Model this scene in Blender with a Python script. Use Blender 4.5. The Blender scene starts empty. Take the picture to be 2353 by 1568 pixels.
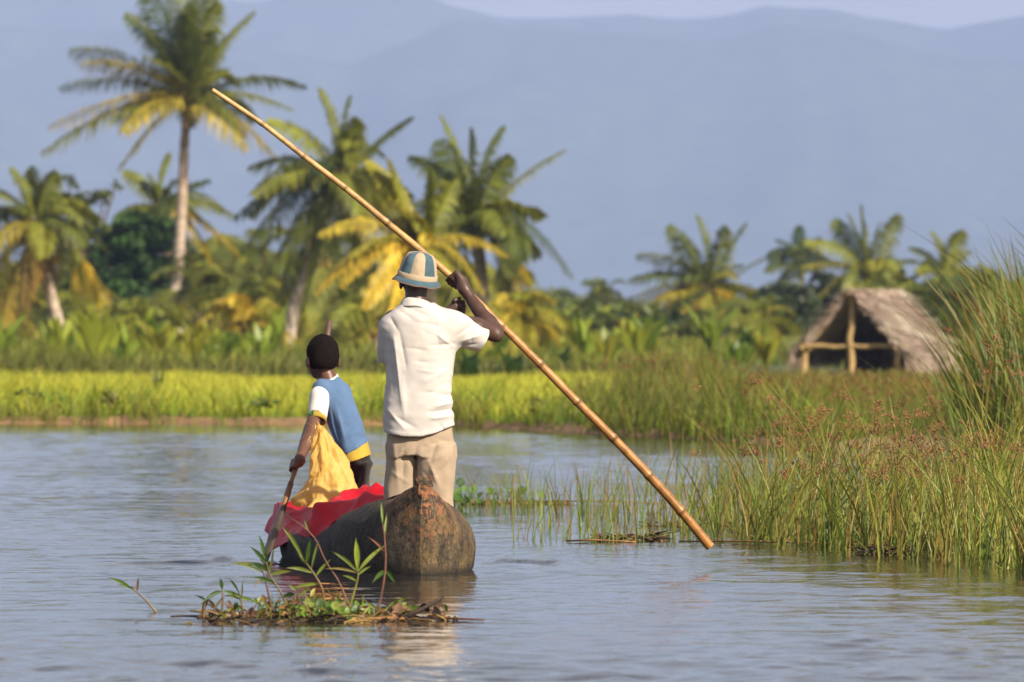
import bpy, bmesh, math, random
import numpy as np
from mathutils import Vector, Matrix

random.seed(7)
rng = np.random.default_rng(11)
scene = bpy.context.scene
COL = scene.collection
R = math.radians

# ------------------------------------------------------------------ camera
CAM_H = 1.30
FPX = 19608.0            # focal length in units of a 2353 px wide frame
cd = bpy.data.cameras.new('camera')
cam = bpy.data.objects.new('camera', cd)
COL.objects.link(cam)
cam.location = (0, 0, CAM_H)
cam.rotation_euler = (R(90), 0, 0)
cd.sensor_width = 36.0
cd.lens = 300.0
cd.shift_y = -29.0 / 2353.0
cd.clip_start = 0.5
cd.clip_end = 60000
cd.dof.use_dof = True
cd.dof.focus_distance = 45.9
cd.dof.aperture_fstop = 7.6
scene.camera = cam

# ------------------------------------------------------------------ sky and sun
SUN_AZ, SUN_EL = 137.0, 31.0        # compass bearing (0 = +Y, 90 = +X)
w = bpy.data.worlds.new('World')
scene.world = w
w.use_nodes = True
nt = w.node_tree
bg = nt.nodes['Background']
sky = nt.nodes.new('ShaderNodeTexSky')
sky.sky_type = 'NISHITA'
sky.sun_disc = False
sky.sun_elevation = R(SUN_EL)
sky.sun_rotation = R(SUN_AZ)
sky.air_density = 1.0
sky.dust_density = 1.6
sky.ozone_density = 1.5
# broken high cloud all round the sky
tc = nt.nodes.new('ShaderNodeTexCoord')
mp = nt.nodes.new('ShaderNodeMapping')
mp.inputs['Scale'].default_value = (1.0, 1.0, 4.0)
nz = nt.nodes.new('ShaderNodeTexNoise')
nz.inputs['Scale'].default_value = 5.0
nz.inputs['Detail'].default_value = 6.0
rp = nt.nodes.new('ShaderNodeValToRGB')
rp.color_ramp.elements[0].position = 0.38
rp.color_ramp.elements[0].color = (0.02, 0.02, 0.02, 1)
rp.color_ramp.elements[1].position = 0.70
rp.color_ramp.elements[1].color = (0.65, 0.65, 0.65, 1)
mx = nt.nodes.new('ShaderNodeMix')
mx.data_type = 'RGBA'
mx.inputs['B'].default_value = (12.0, 10.6, 9.8, 1)
nt.links.new(tc.outputs['Generated'], mp.inputs['Vector'])
nt.links.new(mp.outputs['Vector'], nz.inputs['Vector'])
nt.links.new(nz.outputs['Fac'], rp.inputs['Fac'])
nt.links.new(rp.outputs['Color'], mx.inputs['Factor'])
nt.links.new(sky.outputs['Color'], mx.inputs['A'])
nt.links.new(mx.outputs['Result'], bg.inputs['Color'])
bg.inputs['Strength'].default_value = 0.064

sl = bpy.data.lights.new('sun', 'SUN')
sl.energy = 5.0
sl.angle = R(0.55)
sl.color = (1.0, 0.88, 0.71)
sun = bpy.data.objects.new('sun', sl)
COL.objects.link(sun)
sd = Vector((math.sin(R(SUN_AZ)) * math.cos(R(SUN_EL)), math.cos(R(SUN_AZ)) * math.cos(R(SUN_EL)), math.sin(R(SUN_EL))))
sun.rotation_euler = sd.to_track_quat('Z', 'Y').to_euler()
sun.location = sd * 100

vs = scene.view_settings
vs.view_transform = 'Standard'
vs.look = 'None'
vs.exposure = 0.60
vs.gamma = 1.0
vs.use_curve_mapping = False
scene.render.engine = 'CYCLES'
cy = scene.cycles
cy.use_denoising = True
cy.denoiser = 'OPENIMAGEDENOISE'
cy.max_bounces = 6
cy.diffuse_bounces = 2
cy.glossy_bounces = 3
cy.transmission_bounces = 3
cy.transparent_max_bounces = 6
cy.volume_bounces = 0
cy.caustics_reflective = False
cy.caustics_refractive = False

# ------------------------------------------------------------------ helpers
CX, HY = 1176.5, 755.0
def P(x, y, Y):
    """photo position (2353 px frame) at depth Y metres -> world point"""
    return np.array([(x - CX) * Y / FPX, Y, CAM_H - (y - HY) * Y / FPX])

def tag(o, label=None, cat=None, group=None, kind=None):
    if label: o['label'] = label
    if cat: o['category'] = cat
    if group: o['group'] = group
    if kind: o['kind'] = kind
    return o

def empty(name, loc=(0, 0, 0)):
    o = bpy.data.objects.new(name, None)
    o.empty_display_size = 0.1
    o.location = loc
    COL.objects.link(o)
    return o

def link(name, me, parent=None, mat=None):
    o = bpy.data.objects.new(name, me)
    COL.objects.link(o)
    if parent is not None:
        o.parent = parent
        pl = parent.location.copy() if parent.parent is None else Vector((0, 0, 0))
        o.matrix_parent_inverse = Matrix.Translation(-pl)
    if mat is not None:
        if len(me.materials) == 0:
            me.materials.append(mat)
    return o

def mesh_np(name, V, F, col=None, smooth=True):
    """V (n,3), F (m,k) constant k; col (n,3) optional point colour"""
    V = np.asarray(V, dtype=np.float32)
    F = np.asarray(F, dtype=np.int32)
    me = bpy.data.meshes.new(name)
    me.vertices.add(len(V))
    me.vertices.foreach_set('co', V.ravel())
    k = F.shape[1]
    me.loops.add(F.size)
    me.loops.foreach_set('vertex_index', F.ravel())
    me.polygons.add(len(F))
    me.polygons.foreach_set('loop_start', np.arange(0, F.size, k, dtype=np.int32))
    me.polygons.foreach_set('loop_total', np.full(len(F), k, dtype=np.int32))
    me.polygons.foreach_set('use_smooth', np.full(len(F), smooth, dtype=bool))
    if col is not None:
        a = me.attributes.new('Col', 'FLOAT_COLOR', 'POINT')
        c = np.ones((len(V), 4), dtype=np.float32)
        c[:, :3] = col
        a.data.foreach_set('color', c.ravel())
    me.update(calc_edges=True)
    me.validate()
    return me

class MB:
    """collects pieces into one mesh (triangles and quads kept as triangles)"""
    def __init__(s):
        s.V, s.F, s.C, s.n = [], [], [], 0
    def add(s, V, F, c=(0.5, 0.5, 0.5)):
        V = np.asarray(V, dtype=np.float64).reshape(-1, 3)
        F = np.asarray(F, dtype=np.int64)
        if F.shape[1] == 4:
            F = np.concatenate([F[:, [0, 1, 2]], F[:, [0, 2, 3]]])
        s.V.append(V); s.F.append(F + s.n); s.n += len(V)
        c = np.asarray(c, dtype=np.float64)
        s.C.append(np.broadcast_to(c, (len(V), 3)) if c.ndim == 1 else c)
    def mesh(s, name, smooth=True):
        return mesh_np(name, np.concatenate(s.V), np.concatenate(s.F), np.concatenate(s.C), smooth)
    def build(s, name, mat, parent=None, smooth=True):
        return link(name, s.mesh(name, smooth), parent, mat)

def unit(v):
    v = np.asarray(v, float)
    return v / (np.linalg.norm(v) + 1e-12)

def tube(mb, pts, rad, n=8, c=(0.5, 0.5, 0.5), cap=True):
    pts = np.asarray(pts, float)
    m = len(pts)
    rad = np.broadcast_to(np.asarray(rad, float), (m,))
    T = np.gradient(pts, axis=0)
    ref = np.array([0.0, 0.0, 1.0])
    if abs(unit(pts[-1] - pts[0])[2]) > 0.9: ref = np.array([0.0, 1.0, 0.0])
    a = np.linspace(0, 2 * np.pi, n, endpoint=False)
    V = []
    for i in range(m):
        t = unit(T[i]); u = unit(np.cross(ref, t)); v = np.cross(t, u)
        V.append(pts[i] + rad[i] * (np.cos(a)[:, None] * u + np.sin(a)[:, None] * v))
    V = np.concatenate(V)
    i = np.arange(m - 1)[:, None] * n
    j = np.arange(n)[None, :]
    j2 = (j + 1) % n
    F = np.stack([i + j, i + j2, i + n + j2, i + n + j], -1).reshape(-1, 4)
    cc = np.asarray(c, float)
    if cc.ndim == 2 and len(cc) == m: cc = np.repeat(cc, n, axis=0)
    if cap:
        V = np.concatenate([V, pts[:1], pts[-1:]])
        k = m * n
        Fc = [[k, (q + 1) % n, q] for q in range(n)] + [[k + 1, (m - 1) * n + q, (m - 1) * n + (q + 1) % n] for q in range(n)]
        F3 = np.concatenate([F[:, [0, 1, 2]], F[:, [0, 2, 3]], np.array(Fc)])
        if cc.ndim == 2: cc = np.concatenate([cc, cc[:1], cc[-1:]])
        mb.add(V, F3, cc)
    else:
        mb.add(V, F, cc)

def bez(p0, p1, p2, n):
    t = np.linspace(0, 1, n)[:, None]
    return (1 - t) ** 2 * np.asarray(p0) + 2 * t * (1 - t) * np.asarray(p1) + t ** 2 * np.asarray(p2)

def spline(pts, n):
    """Catmull-Rom through points"""
    p = np.asarray(pts, float)
    p = np.vstack([2 * p[0] - p[1], p, 2 * p[-1] - p[-2]])
    m = len(p) - 3
    out = []
    for u in np.linspace(0, m, n):
        i = min(int(u), m - 1); t = u - i
        a, b, c_, d = p[i], p[i + 1], p[i + 2], p[i + 3]
        out.append(0.5 * (2 * b + (c_ - a) * t + (2 * a - 5 * b + 4 * c_ - d) * t * t + (3 * b - a - 3 * c_ + d) * t ** 3))
    return np.array(out)

# smooth value noise on numpy arrays
_tab = np.random.default_rng(3).random((64, 64, 64)).astype(np.float32) * 2 - 1
def vnoise(x, y, z):
    x, y, z = np.broadcast_arrays(np.asarray(x, np.float32), np.asarray(y, np.float32), np.asarray(z, np.float32))
    xi, yi, zi = np.floor(x).astype(int), np.floor(y).astype(int), np.floor(z).astype(int)
    fx, fy, fz = x - xi, y - yi, z - zi
    fx = fx * fx * (3 - 2 * fx); fy = fy * fy * (3 - 2 * fy); fz = fz * fz * (3 - 2 * fz)
    r = 0
    for a in (0, 1):
        for b in (0, 1):
            for c in (0, 1):
                r = r + _tab[(xi + a) & 63, (yi + b) & 63, (zi + c) & 63] * (fx if a else 1 - fx) * (fy if b else 1 - fy) * (fz if c else 1 - fz)
    return r
def fbm(x, y, z, o=4):
    r, a = 0, 1.0
    for i in range(o):
        r = r + a * vnoise(x * 2 ** i + 7.3 * i, y * 2 ** i + 3.1 * i, z * 2 ** i + 5.7 * i); a *= 0.5
    return r

# blades of grass, vectorised: root (n,3), tip offset (n,3), width (n,), colour (n,3)
def blades(mb, root, tip, width, col, seg=3, power=1.7, tipcol=None, az=None):
    n = len(root)
    az = rng.uniform(0, np.pi, n) if az is None else az
    side = np.stack([np.cos(az), np.sin(az), np.zeros(n)], -1)
    V, C = [], []
    for k in range(seg + 1):
        t = k / seg
        pos = root.copy()
        pos[:, :2] += tip[:, :2] * t ** power
        pos[:, 2] += tip[:, 2] * (t if power <= 1 else t * (1.12 - 0.12 * t ** 2))
        wd = (width * (1 - t ** 2.2))[:, None] * side * 0.5
        c = col if tipcol is None else col * (1 - t) + tipcol * t
        if k < seg:
            V += [pos - wd, pos + wd]; C += [c, c]
        else:
            V.append(pos); C.append(c)
    m = 2 * seg + 1
    V = np.stack(V, 1).reshape(-1, 3); C = np.stack(C, 1).reshape(-1, 3)
    f = []
    for k in range(seg - 1):
        a = 2 * k
        f += [[a, a + 1, a + 3], [a, a + 3, a + 2]]
    a = 2 * (seg - 1)
    f.append([a, a + 1, a + 2])
    F = (np.arange(n)[:, None, None] * m + np.array(f)[None]).reshape(-1, 3)
    mb.add(V, F, C)

# ------------------------------------------------------------------ materials
def newmat(name):
    m = bpy.data.materials.new(name)
    m.use_nodes = True
    return m, m.node_tree, m.node_tree.nodes['Principled BSDF']

def N(t, typ, **kw):
    n = t.nodes.new(typ)
    for k, v in kw.items():
        if k in n.inputs: n.inputs[k].default_value = v
        else: setattr(n, k, v)
    return n

def ramp(t, fac, stops):
    r = t.nodes.new('ShaderNodeValToRGB')
    e = r.color_ramp.elements
    while len(e) < len(stops): e.new(0.5)
    for i, (p, c) in enumerate(stops):
        e[i].position = p
        e[i].color = (c[0], c[1], c[2], 1) if len(c) == 3 else c
    t.links.new(fac, r.inputs['Fac'])
    return r.outputs['Color']

def noise(t, scale, detail=4, rough=0.55, space='Object', stretch=None, dist=0.0):
    tcn = t.nodes.new('ShaderNodeTexCoord')
    src = tcn.outputs[space]
    if stretch:
        m = t.nodes.new('ShaderNodeMapping'); m.inputs['Scale'].default_value = stretch
        t.links.new(src, m.inputs['Vector']); src = m.outputs['Vector']
    n = N(t, 'ShaderNodeTexNoise', Scale=scale, Detail=detail, Roughness=rough, Distortion=dist)
    t.links.new(src, n.inputs['Vector'])
    return n.outputs['Fac']

def bump(t, b, height, strength=0.3, dist=0.01):
    n = N(t, 'ShaderNodeBump', Strength=strength, Distance=dist)
    t.links.new(height, n.inputs['Height'])
    t.links.new(n.outputs['Normal'], b.inputs['Normal'])

def mixrgb(t, f, a, b, blend='MIX'):
    m = t.nodes.new('ShaderNodeMix'); m.data_type = 'RGBA'; m.blend_type = blend
    for s, v in (('Factor', f), ('A', a), ('B', b)):
        if hasattr(v, 'type') and hasattr(v, 'is_linked'): t.links.new(v, m.inputs[s])
        elif s == 'Factor': m.inputs[s].default_value = v
        else: m.inputs[s].default_value = (v[0], v[1], v[2], 1)
    return m.outputs['Result']

def simple(name, c, rough=0.7, var=0.25, scale=8.0, spec=0.3, bmp=0.0, bscale=60.0, bdist=0.004, stretch=None, sheen=0.0):
    m, t, b = newmat(name)
    c = np.array(c)
    f = noise(t, scale, 5, stretch=stretch)
    col = ramp(t, f, [(0.3, tuple(c * (1 - var))), (0.7, tuple(np.minimum(c * (1 + var), 1)))])
    t.links.new(col, b.inputs['Base Color'])
    b.inputs['Roughness'].default_value = rough
    b.inputs['Specular IOR Level'].default_value = spec
    if sheen: b.inputs['Sheen Weight'].default_value = sheen
    if bmp: bump(t, b, noise(t, bscale, 4, stretch=stretch), bmp, bdist)
    return m

def leafmat(name, trans=0.35, rough=0.45, spec=0.35, var=0.35, scale=3.0, gain=1.0):
    m, t, b = newmat(name)
    at = N(t, 'ShaderNodeAttribute', attribute_name='Col')
    f = noise(t, scale, 3)
    v = ramp(t, f, [(0.3, (1 - var,) * 3), (0.7, (1 + var,) * 3)])
    col = mixrgb(t, 1.0, at.outputs['Color'], v, 'MULTIPLY')
    t.links.new(col, b.inputs['Base Color'])
    b.inputs['Roughness'].default_value = rough
    b.inputs['Specular IOR Level'].default_value = spec
    tr = t.nodes.new('ShaderNodeBsdfTranslucent')
    warm = mixrgb(t, 1.0, col, (1.25, 1.15, 0.55), 'MULTIPLY')
    t.links.new(warm, tr.inputs['Color'])
    ms = t.nodes.new('ShaderNodeMixShader'); ms.inputs['Fac'].default_value = trans
    t.links.new(b.outputs['BSDF'], ms.inputs[1]); t.links.new(tr.outputs['BSDF'], ms.inputs[2])
    t.links.new(ms.outputs['Shader'], t.nodes['Material Output'].inputs['Surface'])
    return m

def colmat(name, rough=0.7, spec=0.3, var=0.25, scale=12.0, bmp=0.0, bscale=40.0, bdist=0.004, stretch=None):
    """vertex colour times fine noise"""
    m, t, b = newmat(name)
    at = N(t, 'ShaderNodeAttribute', attribute_name='Col')
    v = ramp(t, noise(t, scale, 5, stretch=stretch), [(0.3, (1 - var,) * 3), (0.7, (1 + var,) * 3)])
    t.links.new(mixrgb(t, 1.0, at.outputs['Color'], v, 'MULTIPLY'), b.inputs['Base Color'])
    b.inputs['Roughness'].default_value = rough
    b.inputs['Specular IOR Level'].default_value = spec
    if bmp: bump(t, b, noise(t, bscale, 5, stretch=stretch), bmp, bdist)
    return m

# ================================================================== SETTING
def smooth(a, b, x):
    t = np.clip((x - a) / (b - a), 0, 1)
    return t * t * (3 - 2 * t)

# ---- ground sheet
def shore_y(X):
    return np.interp(X, [-400, -7, -1, 0.2, 1.5, 2.6, 3.2], [118, 116.5, 115, 109, 103, 98, 95]) + 0.8 * fbm(X * 0.35, 0, 1.5, 3)
def ground_z(X, Y):
    d1 = Y - shore_y(X)
    d2 = (X - (3.15 + 0.35 * fbm(0.0, Y * 0.15, 4.2, 3) + 0.012 * np.maximum(52 - Y, 0))) * 1.0
    d = np.maximum(d1, np.where(Y > 40, d2, -5))
    z = np.clip(d * 0.20, -0.7, 0.10) + 0.38 * smooth(160, 300, Y) + np.where(d > 0.6, 0.03 * fbm(X * 0.8, Y * 0.8, 2.0, 3), 0)
    return z + 0.0 * X
def axis(segs):
    out = []
    for a, b, st in segs:
        out.append(np.arange(a, b, st))
    out.append([segs[-1][1]])
    return np.concatenate(out)
gx = axis([(-22000, -14000, 4000), (-14000, -1000, 1300), (-1000, -60, 94), (-60, -14, 4.6), (-14, 14, 0.35), (14, 60, 4.6), (60, 1000, 94), (1000, 14000, 1300), (14000, 22000, 4000)])
gy = axis([(-400, 30, 43), (30, 90, 1.5), (90, 122, 0.3), (122, 340, 4.0), (340, 1000, 60), (1000, 19000, 1000)])
GX, GY = np.meshgrid(gx, gy)
GZ = ground_z(GX, GY)
def gridmesh(name, X, Y, Z, smooth_=True):
    h, w_ = X.shape
    V = np.stack([X, Y, Z], -1).reshape(-1, 3)
    i = np.arange(h - 1)[:, None] * w_ + np.arange(w_ - 1)[None, :]
    F = np.stack([i, i + 1, i + w_ + 1, i + w_], -1).reshape(-1, 4)
    return mesh_np(name, V, F, None, smooth_)
m, t, b = newmat('bank_soil')
geo = t.nodes.new('ShaderNodeNewGeometry')
sx = t.nodes.new('ShaderNodeSeparateXYZ'); t.links.new(geo.outputs['Position'], sx.inputs['Vector'])
nf = noise(t, 3.0, 6)
soil = ramp(t, nf, [(0.3, (0.16, 0.09, 0.04)), (0.7, (0.42, 0.25, 0.11))])
turf = ramp(t, noise(t, 1.2, 6), [(0.3, (0.05, 0.07, 0.015)), (0.7, (0.13, 0.14, 0.03))])
mr = N(t, 'ShaderNodeMapRange'); mr.inputs['From Min'].default_value = 0.07; mr.inputs['From Max'].default_value = 0.13
t.links.new(sx.outputs['Z'], mr.inputs['Value'])
t.links.new(mixrgb(t, mr.outputs['Result'], soil, turf), b.inputs['Base Color'])
b.inputs['Roughness'].default_value = 0.85
bump(t, b, noise(t, 9.0, 6), 0.8, 0.05)
ground = link('ground', gridmesh('ground', GX, GY, GZ), None, m)
tag(ground, kind='structure')

# ---- water: real waves where the frame looks, coarser beyond
BOAT_STERN = P(975, 1320, 45.0); BOAT_STERN[2] = 0
BOAT_TH = R(8.5)                      # heading: away from the camera, a little to the left
wx = axis([(-400, -40, 60), (-40, -8.4, 1.0), (-8.4, -4.2, 0.12), (-4.2, 4.2, 0.040), (4.2, 8.4, 0.12), (8.4, 40, 1.0), (40, 400, 60)])
wy = axis([(-60, 28.2, 4.0), (28.2, 60, 0.046), (60, 120, 0.12), (120, 140, 5.0)])
WX, WY = np.meshgrid(wx, wy)
wr = np.random.default_rng(5)
def waves(X, Y):
    Z = np.zeros_like(X)
    # patches of ruffled and of smooth water, drawn out along the wind
    patch = 0.65 + 0.5 * fbm(X * 0.22, Y * 0.10, 9.0, 3)
    patch = np.clip(patch, 0.25, 1.5) * (1 + 2.0 * smooth(38, 32, Y + 1.5 * fbm(X * 0.6, Y * 0.2, 4.0, 3)))
    for i in range(64):
        lam = 0.15 * (1.7 / 0.15) ** (wr.random() ** 1.7)
        ang = wr.normal(0.25, 0.75)
        k = 2 * np.pi / lam
        slope = wr.uniform(0.005, 0.0135) * (0.5 if lam > 0.8 else 1.0)
        Z += slope / k * np.sin(k * (np.sin(ang) * X + np.cos(ang) * Y) + wr.uniform(0, 6.28)) * patch
    Z += 0.0032 * fbm(X * 5.0, Y * 3.4, 1.0, 3) * patch
    return Z
WZ = waves(WX, WY)
def ridge(X, Y, p, q, wdt, amp):
    p, q = np.array(p), np.array(q)
    d = q - p; L = np.linalg.norm(d); d = d / L
    s = (X - p[0]) * d[0] + (Y - p[1]) * d[1]
    n_ = (X - p[0]) * -d[1] + (Y - p[1]) * d[0] + 0.05 * np.sin(s * 7)
    return amp * np.exp(-(n_ / wdt) ** 2) * smooth(-0.15, 0.25, s) * (1 - smooth(L * 0.6, L, s)) - 0.5 * amp * np.exp(-((n_ + 1.7 * wdt) / wdt) ** 2) * smooth(-0.1, 0.3, s) * (1 - smooth(L * 0.6, L, s))
def wat(x, y):
    Y = CAM_H * FPX / (y - HY); return ((x - CX) * Y / FPX, Y)
WZ += ridge(WX, WY, wat(640, 1290), wat(120, 1304), 0.10, 0.022)
WZ += ridge(WX, WY, wat(610, 1300), wat(380, 1280), 0.09, 0.020)
WZ += ridge(WX, WY, wat(600, 1285), wat(430, 1292), 0.10, 0.022)
WZ += ridge(WX, WY, wat(1150, 1288), wat(1400, 1302), 0.075, 0.020)
WZ += ridge(WX, WY, wat(1120, 1322), wat(2300, 1372), 0.26, 0.016)
WZ += ridge(WX, WY, wat(690, 1330), wat(-100, 1430), 0.26, 0.014)
WZ *= (np.abs(WX) < 60)
m, t, b = newmat('river_water')
b.inputs['Base Color'].default_value = (0.026, 0.024, 0.020, 1)
b.inputs['Roughness'].default_value = 0.025
b.inputs['IOR'].default_value = 1.333
b.inputs['Specular IOR Level'].default_value = 0.5
bump(t, b, noise(t, 20.0, 3, 0.55, stretch=(1.0, 0.6, 1.0)), 0.25, 0.010)
water = link('water', gridmesh('water', WX, WY, WZ), None, m)
tag(water, kind='structure')

# ---- mountains
def ridge_profile(X, D, pts, seed):
    px = CX + X * FPX / D
    y = np.interp(px, [p[0] for p in pts], [p[1] for p in pts])
    out = np.clip(np.abs(px - CX) - 1300, 0, None)
    y = y + 60 * fbm(px * 0.0016, seed, 0.3, 4) * np.clip(out / 800, 0, 1) + 3 * fbm(px * 0.02, seed, 0.7, 3)
    return CAM_H + (HY - y) * D / FPX
def mountain(name, D0, D1, pts, seed):
    xs = axis([(-11000, -1400, 200), (-1400, 1400, 21), (1400, 11000, 200)])
    ts = np.concatenate([np.linspace(0, 1, 42), [1.15, 1.5]])
    X, T = np.meshgrid(xs, ts)
    Y = D0 + (D1 - D0) * T
    top = ridge_profile(X, D1, pts, seed)
    prof = np.where(T <= 1, T ** 1.25, 1 - (T - 1) * 1.6)
    gul = fbm(X * 0.004 + 0.3 * fbm(X * 0.0027, Y * 0.0013, seed, 2), Y * 0.0011, seed, 5)
    bigg = fbm(X * 0.0015, Y * 0.0006, seed + 3.3, 3)
    Z = top * prof * (1 + np.where(T < 1, (0.20 * gul + 0.16 * bigg) * (1 - prof ** 4), 0)) - 2
    me = gridmesh(name, X, Y, Z)
    o = link(name, me, None, MOUNT)
    tag(o, kind='structure')
MOUNT = simple('forested_slope', (0.060, 0.085, 0.070), 0.9, 0.35, 0.02, 0.1)
mountain('mountain', 11600, 14400, [(-300, -60), (250, -50), (480, -4), (600, 2), (720, -30), (960, -22), (1040, 14), (1150, 38), (1300, 40), (1430, 30), (1600, 42), (1690, 30), (1760, 12), (1900, 20), (2050, 45), (2180, 66), (2300, 42), (2400, 30), (2700, 0)], 1.7)
mountain('mountain', 10400, 12600, [(-300, 40), (200, 70), (420, 60), (800, 150), (1060, 40), (1200, 62), (1450, 80), (1640, 95), (1800, 52), (1960, 70), (2100, 115), (2353, 150), (2700, 120)], 5.1)

# ================================================================== PALMS AND TREES
LEAF = leafmat('palm_leaf', 0.38, 0.42, 0.4, 0.30, 1.5)
BARK = colmat('palm_bark', 0.85, 0.2, 0.35, 3.0, 0.8, 9.0, 0.03, (1, 1, 3))
GREEN = np.array([0.054, 0.088, 0.018]); LIME = np.array([0.25, 0.27, 0.030]); YEL = np.array([0.58, 0.43, 0.045]); BROWN = np.array([0.24, 0.125, 0.055])
def leafcol(y):
    """0 dark green .. 0.5 lime .. 1 yellow .. 1.5 dead brown"""
    if y < 0.5: return GREEN + (LIME - GREEN) * y / 0.5
    if y < 1: return LIME + (YEL - LIME) * (y - 0.5) / 0.5
    return YEL + (BROWN - YEL) * min(1, (y - 1) / 0.5)

def frond(parent, C, tip, lift, yel, wide=1.25, pairs=74, droop=0.6, roll=0.0, lw=0.055, wind=(0.10, 0, 0), name='frond'):
    """a pinnate leaf: arching rachis with leaflets both sides"""
    r = np.random.default_rng(abs(hash((round(float(tip[0]), 2), round(float(tip[2]), 2)))) % (2 ** 31))
    C, tip = np.asarray(C, float), np.asarray(tip, float)
    ln = np.linalg.norm(tip - C)
    ctrl = C + (tip - C) * 0.48 + np.array([0, 0, lift]) + np.array([r.normal(0, 0.07), r.normal(0, 0.07), 0]) * ln
    mb = MB()
    n = 15
    rad = unit(np.array([tip[0] - C[0], tip[1] - C[1], 0]) + 1e-4)
    bend = (rad * 0.08 + np.array([0, 0, -0.08])) * ln
    sp = bez(C, ctrl, tip, n) + np.linspace(0, 1, n)[:, None] ** 3 * bend
    c0 = leafcol(yel)
    tube(mb, sp, np.linspace(0.045, 0.008, n), 5, np.minimum(c0 * 1.25 + np.array([0.05, 0.03, 0.0]), 0.6), cap=False)
    tt = np.repeat(np.linspace(0.13, 0.995, pairs), 2) + r.uniform(-0.004, 0.004, pairs * 2)
    sg = np.tile([1.0, -1.0], pairs)[:, None]
    tq = tt[:, None]
    base = (1 - tq) ** 2 * C + 2 * tq * (1 - tq) * ctrl + tq ** 2 * tip + tq ** 3 * bend
    tan = 2 * (1 - tq) * (ctrl - C) + 2 * tq * (tip - ctrl) + 3 * tq ** 2 * bend
    tan /= np.linalg.norm(tan, axis=1, keepdims=True)
    rad = unit(np.array([tip[0] - C[0], tip[1] - C[1], 0]) + 1e-4)
    up = np.array([0, 0, 1.0]) * 0.9 - rad * 0.45
    U = up - tan * (tan @ up)[:, None]
    U /= np.linalg.norm(U, axis=1, keepdims=True) + 1e-9
    S = np.cross(tan, U)
    cr, sr = math.cos(roll), math.sin(roll)
    S, U = S * cr + U * sr, U * cr - S * sr
    L = wide * (ln / 4.4) ** 0.6 * (np.sin(np.pi * np.clip(tt * 0.86 + 0.14, 0, 1)) ** 0.55 * 0.9 + 0.15) * r.uniform(0.8, 1.1, len(tt))
    d = sg * S * 0.95 + tan * (0.28 + 0.5 * tq) + U * 0.22 + r.normal(0, 0.09, (len(tt), 3)) + np.array(wind)
    d /= np.linalg.norm(d, axis=1, keepdims=True)
    g = droop * r.uniform(0.7, 1.3, len(tt))
    Lc = L[:, None]
    p1 = base + d * Lc * 0.5 + np.array([0, 0, -1.0]) * (Lc * 0.22 * g[:, None])
    p2 = base + d * Lc * (0.92 - 0.15 * g[:, None]) + np.array([0, 0, -1.0]) * (Lc * 0.85 * g[:, None])
    wv = np.cross(d, U) + 0.35 * U
    wv /= np.linalg.norm(wv, axis=1, keepdims=True)
    w2 = wv * lw * 0.5
    V = np.stack([base - w2 * 0.6, base + w2 * 0.6, p1 - w2, p1 + w2, p2], 1).reshape(-1, 3)
    cl = c0[None, :] * r.uniform(0.72, 1.25, (len(tt), 1))
    brown = (r.random(len(tt)) < 0.04 + 0.10 * (yel > 0.6))[:, None]
    tipc = np.where(brown, BROWN * 1.3, cl * np.array([1.15, 1.08, 0.9]))
    Cc = np.stack([cl, cl, cl * 1.05, cl * 1.05, tipc], 1).reshape(-1, 3)
    F = (np.arange(len(tt))[:, None, None] * 5 + np.array([[0, 1, 3], [0, 3, 2], [2, 3, 4]])[None]).reshape(-1, 3)
    mb.add(V, F, Cc)
    return mb.build(name, LEAF, parent, smooth=False)

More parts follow.
